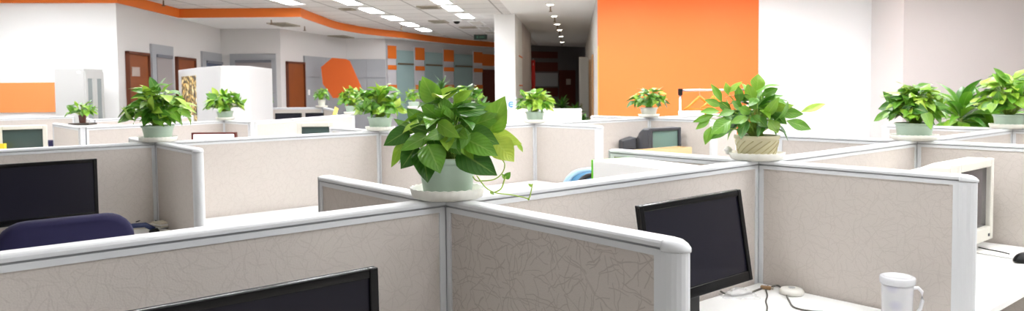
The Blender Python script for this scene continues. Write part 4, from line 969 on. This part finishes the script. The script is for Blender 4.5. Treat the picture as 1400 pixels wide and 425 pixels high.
plant(R_, ZT, 'compact plant in grey green pot before the column', .165, .17, 110, .08, 61, rt=.072, rb=.058, ph=.085, tone=.6, sr=.093, prof=LILY, asp=.55)
plant(S_, ZT, 'plant in off-white pot before the orange wall', .19, .17, 105, .085, 71, POTW, .078, .062, .085, tone=.4, sr=.097, prof=LILY, asp=.55)
plant(M_, ZT, 'plant in pale pot before the white poster kiosk', .2, .2, 115, .085, 81, POTG, .075, .06, .08, tone=.58, sr=.085)
plant(N_, ZT, 'second plant left of the biggest one, before the orange board', .19, .2, 90, .1, 91, POTG, .08, .065, .09, tone=.62, sr=.1)
p = W(361, 144.6, ZT); p = f0.lerp(f1, .16); plant(p, ZT, 'small far plant before the grey framed wall panel', .18, .2, 44, .09, 101, POTW, .075, .06, .085, tone=.5, sr=.1)
p = f0.lerp(f1, .965); plant(p, ZT, 'small far plant at the left foot of the orange board', .16, .2, 40, .085, 111, POTW, .06, .05, .12, tone=.45, sr=.1)
plant(h0.lerp(h1, .06), ZT, 'far bright plant seen between the biggest plant and its left neighbour', .13, .22, 40, .09, 121, POTG, tone=.6, sr=.1)
plant(h0.lerp(h1, .82), ZT, 'far plant showing right above the biggest plant, left of the column', .28, .25, 50, .11, 131, POTG, tone=.4, sr=.1)
plant(BOARD, BOARD[2], 'small spreading plant in a reddish brown pot on a dark board', .155, .12, 60, .075, 141, POTB, .035, .028, .075, tone=.5, sr=0, prof=LILY, asp=.5, gr='floor and shelf plants')
# cane plant at right, floor plants in the corridor
def cane(p, label, H, n, ll, seed, tone, R=.3, nst=2, gr='floor and shelf plants', asp=.24, e0=1.35):
    o = thing('cane_plant', label, 'plant', (p[0], p[1], 0), 0, gr)
    recalc(MB().lathe([(.11, 0), (.12, .01), (.15, .28), (.155, .3), (.14, .3), (.13, .26), (.001, .26)], 32, cap=False).build('pot', POTW, o, True))
    recalc(MB().lathe([(.001, .262), (.128, .262), (.08, .27), (.001, .275)], 24, cap=False).build('soil', SOIL, o, True))
    st = MB(); fo = MB(); random.seed(seed)
    for s in range(nst):
        bx = (-.09+.2*s) if nst > 1 else 0; top = Vector((bx*1.4, 0, H*(.82-.1*s)))
        st.tube([(bx*.6, 0, .26), (bx, .01, H*.5), top], .024, 10, r2=.018)
        for i in range(n):
            f = (i+.5)/n; az = i*2.4+random.uniform(-.3, .3); el = e0-1.5*f; out = Vector((math.cos(az), math.sin(az), 0))
            b = top+Vector((0, 0, -.12*f))+out*.015; dr = out*math.cos(el)+Vector((0, 0, math.sin(el))); l = ll*random.uniform(.75, 1.15)
            mid = b+dr*l*.5; t = b+dr*l+Vector((0, 0, -.25*l*f))
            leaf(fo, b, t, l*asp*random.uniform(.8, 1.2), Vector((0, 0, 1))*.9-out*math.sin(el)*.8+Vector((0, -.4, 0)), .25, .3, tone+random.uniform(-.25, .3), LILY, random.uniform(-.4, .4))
    fo.build('foliage', LEAF, o, True); st.build('cane', mat('cane_green', (122, 138, 66), .6), o, True); return o
p = PX(1331, 7.4); cane(p, 'tall cane plant with broad leaves before the mauve wall', 1.46, 34, .42, 7, .42, asp=.27, e0=1.05)
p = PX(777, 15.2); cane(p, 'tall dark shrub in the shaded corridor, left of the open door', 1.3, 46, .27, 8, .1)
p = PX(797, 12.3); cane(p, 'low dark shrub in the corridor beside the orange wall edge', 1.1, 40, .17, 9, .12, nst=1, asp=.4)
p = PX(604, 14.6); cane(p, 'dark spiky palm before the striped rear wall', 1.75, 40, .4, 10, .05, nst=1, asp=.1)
p = PX(668, 12.6); cane(p, 'green shrub left of the column behind the biggest plant', 1.3, 40, .3, 12, .35)

# ------------------------------------------------------------------ light
w = bpy.data.worlds.new('world'); scn.world = w; w.use_nodes = True
w.node_tree.nodes['Background'].inputs['Color'].default_value = (1, .98, .96, 1); w.node_tree.nodes['Background'].inputs['Strength'].default_value = .25
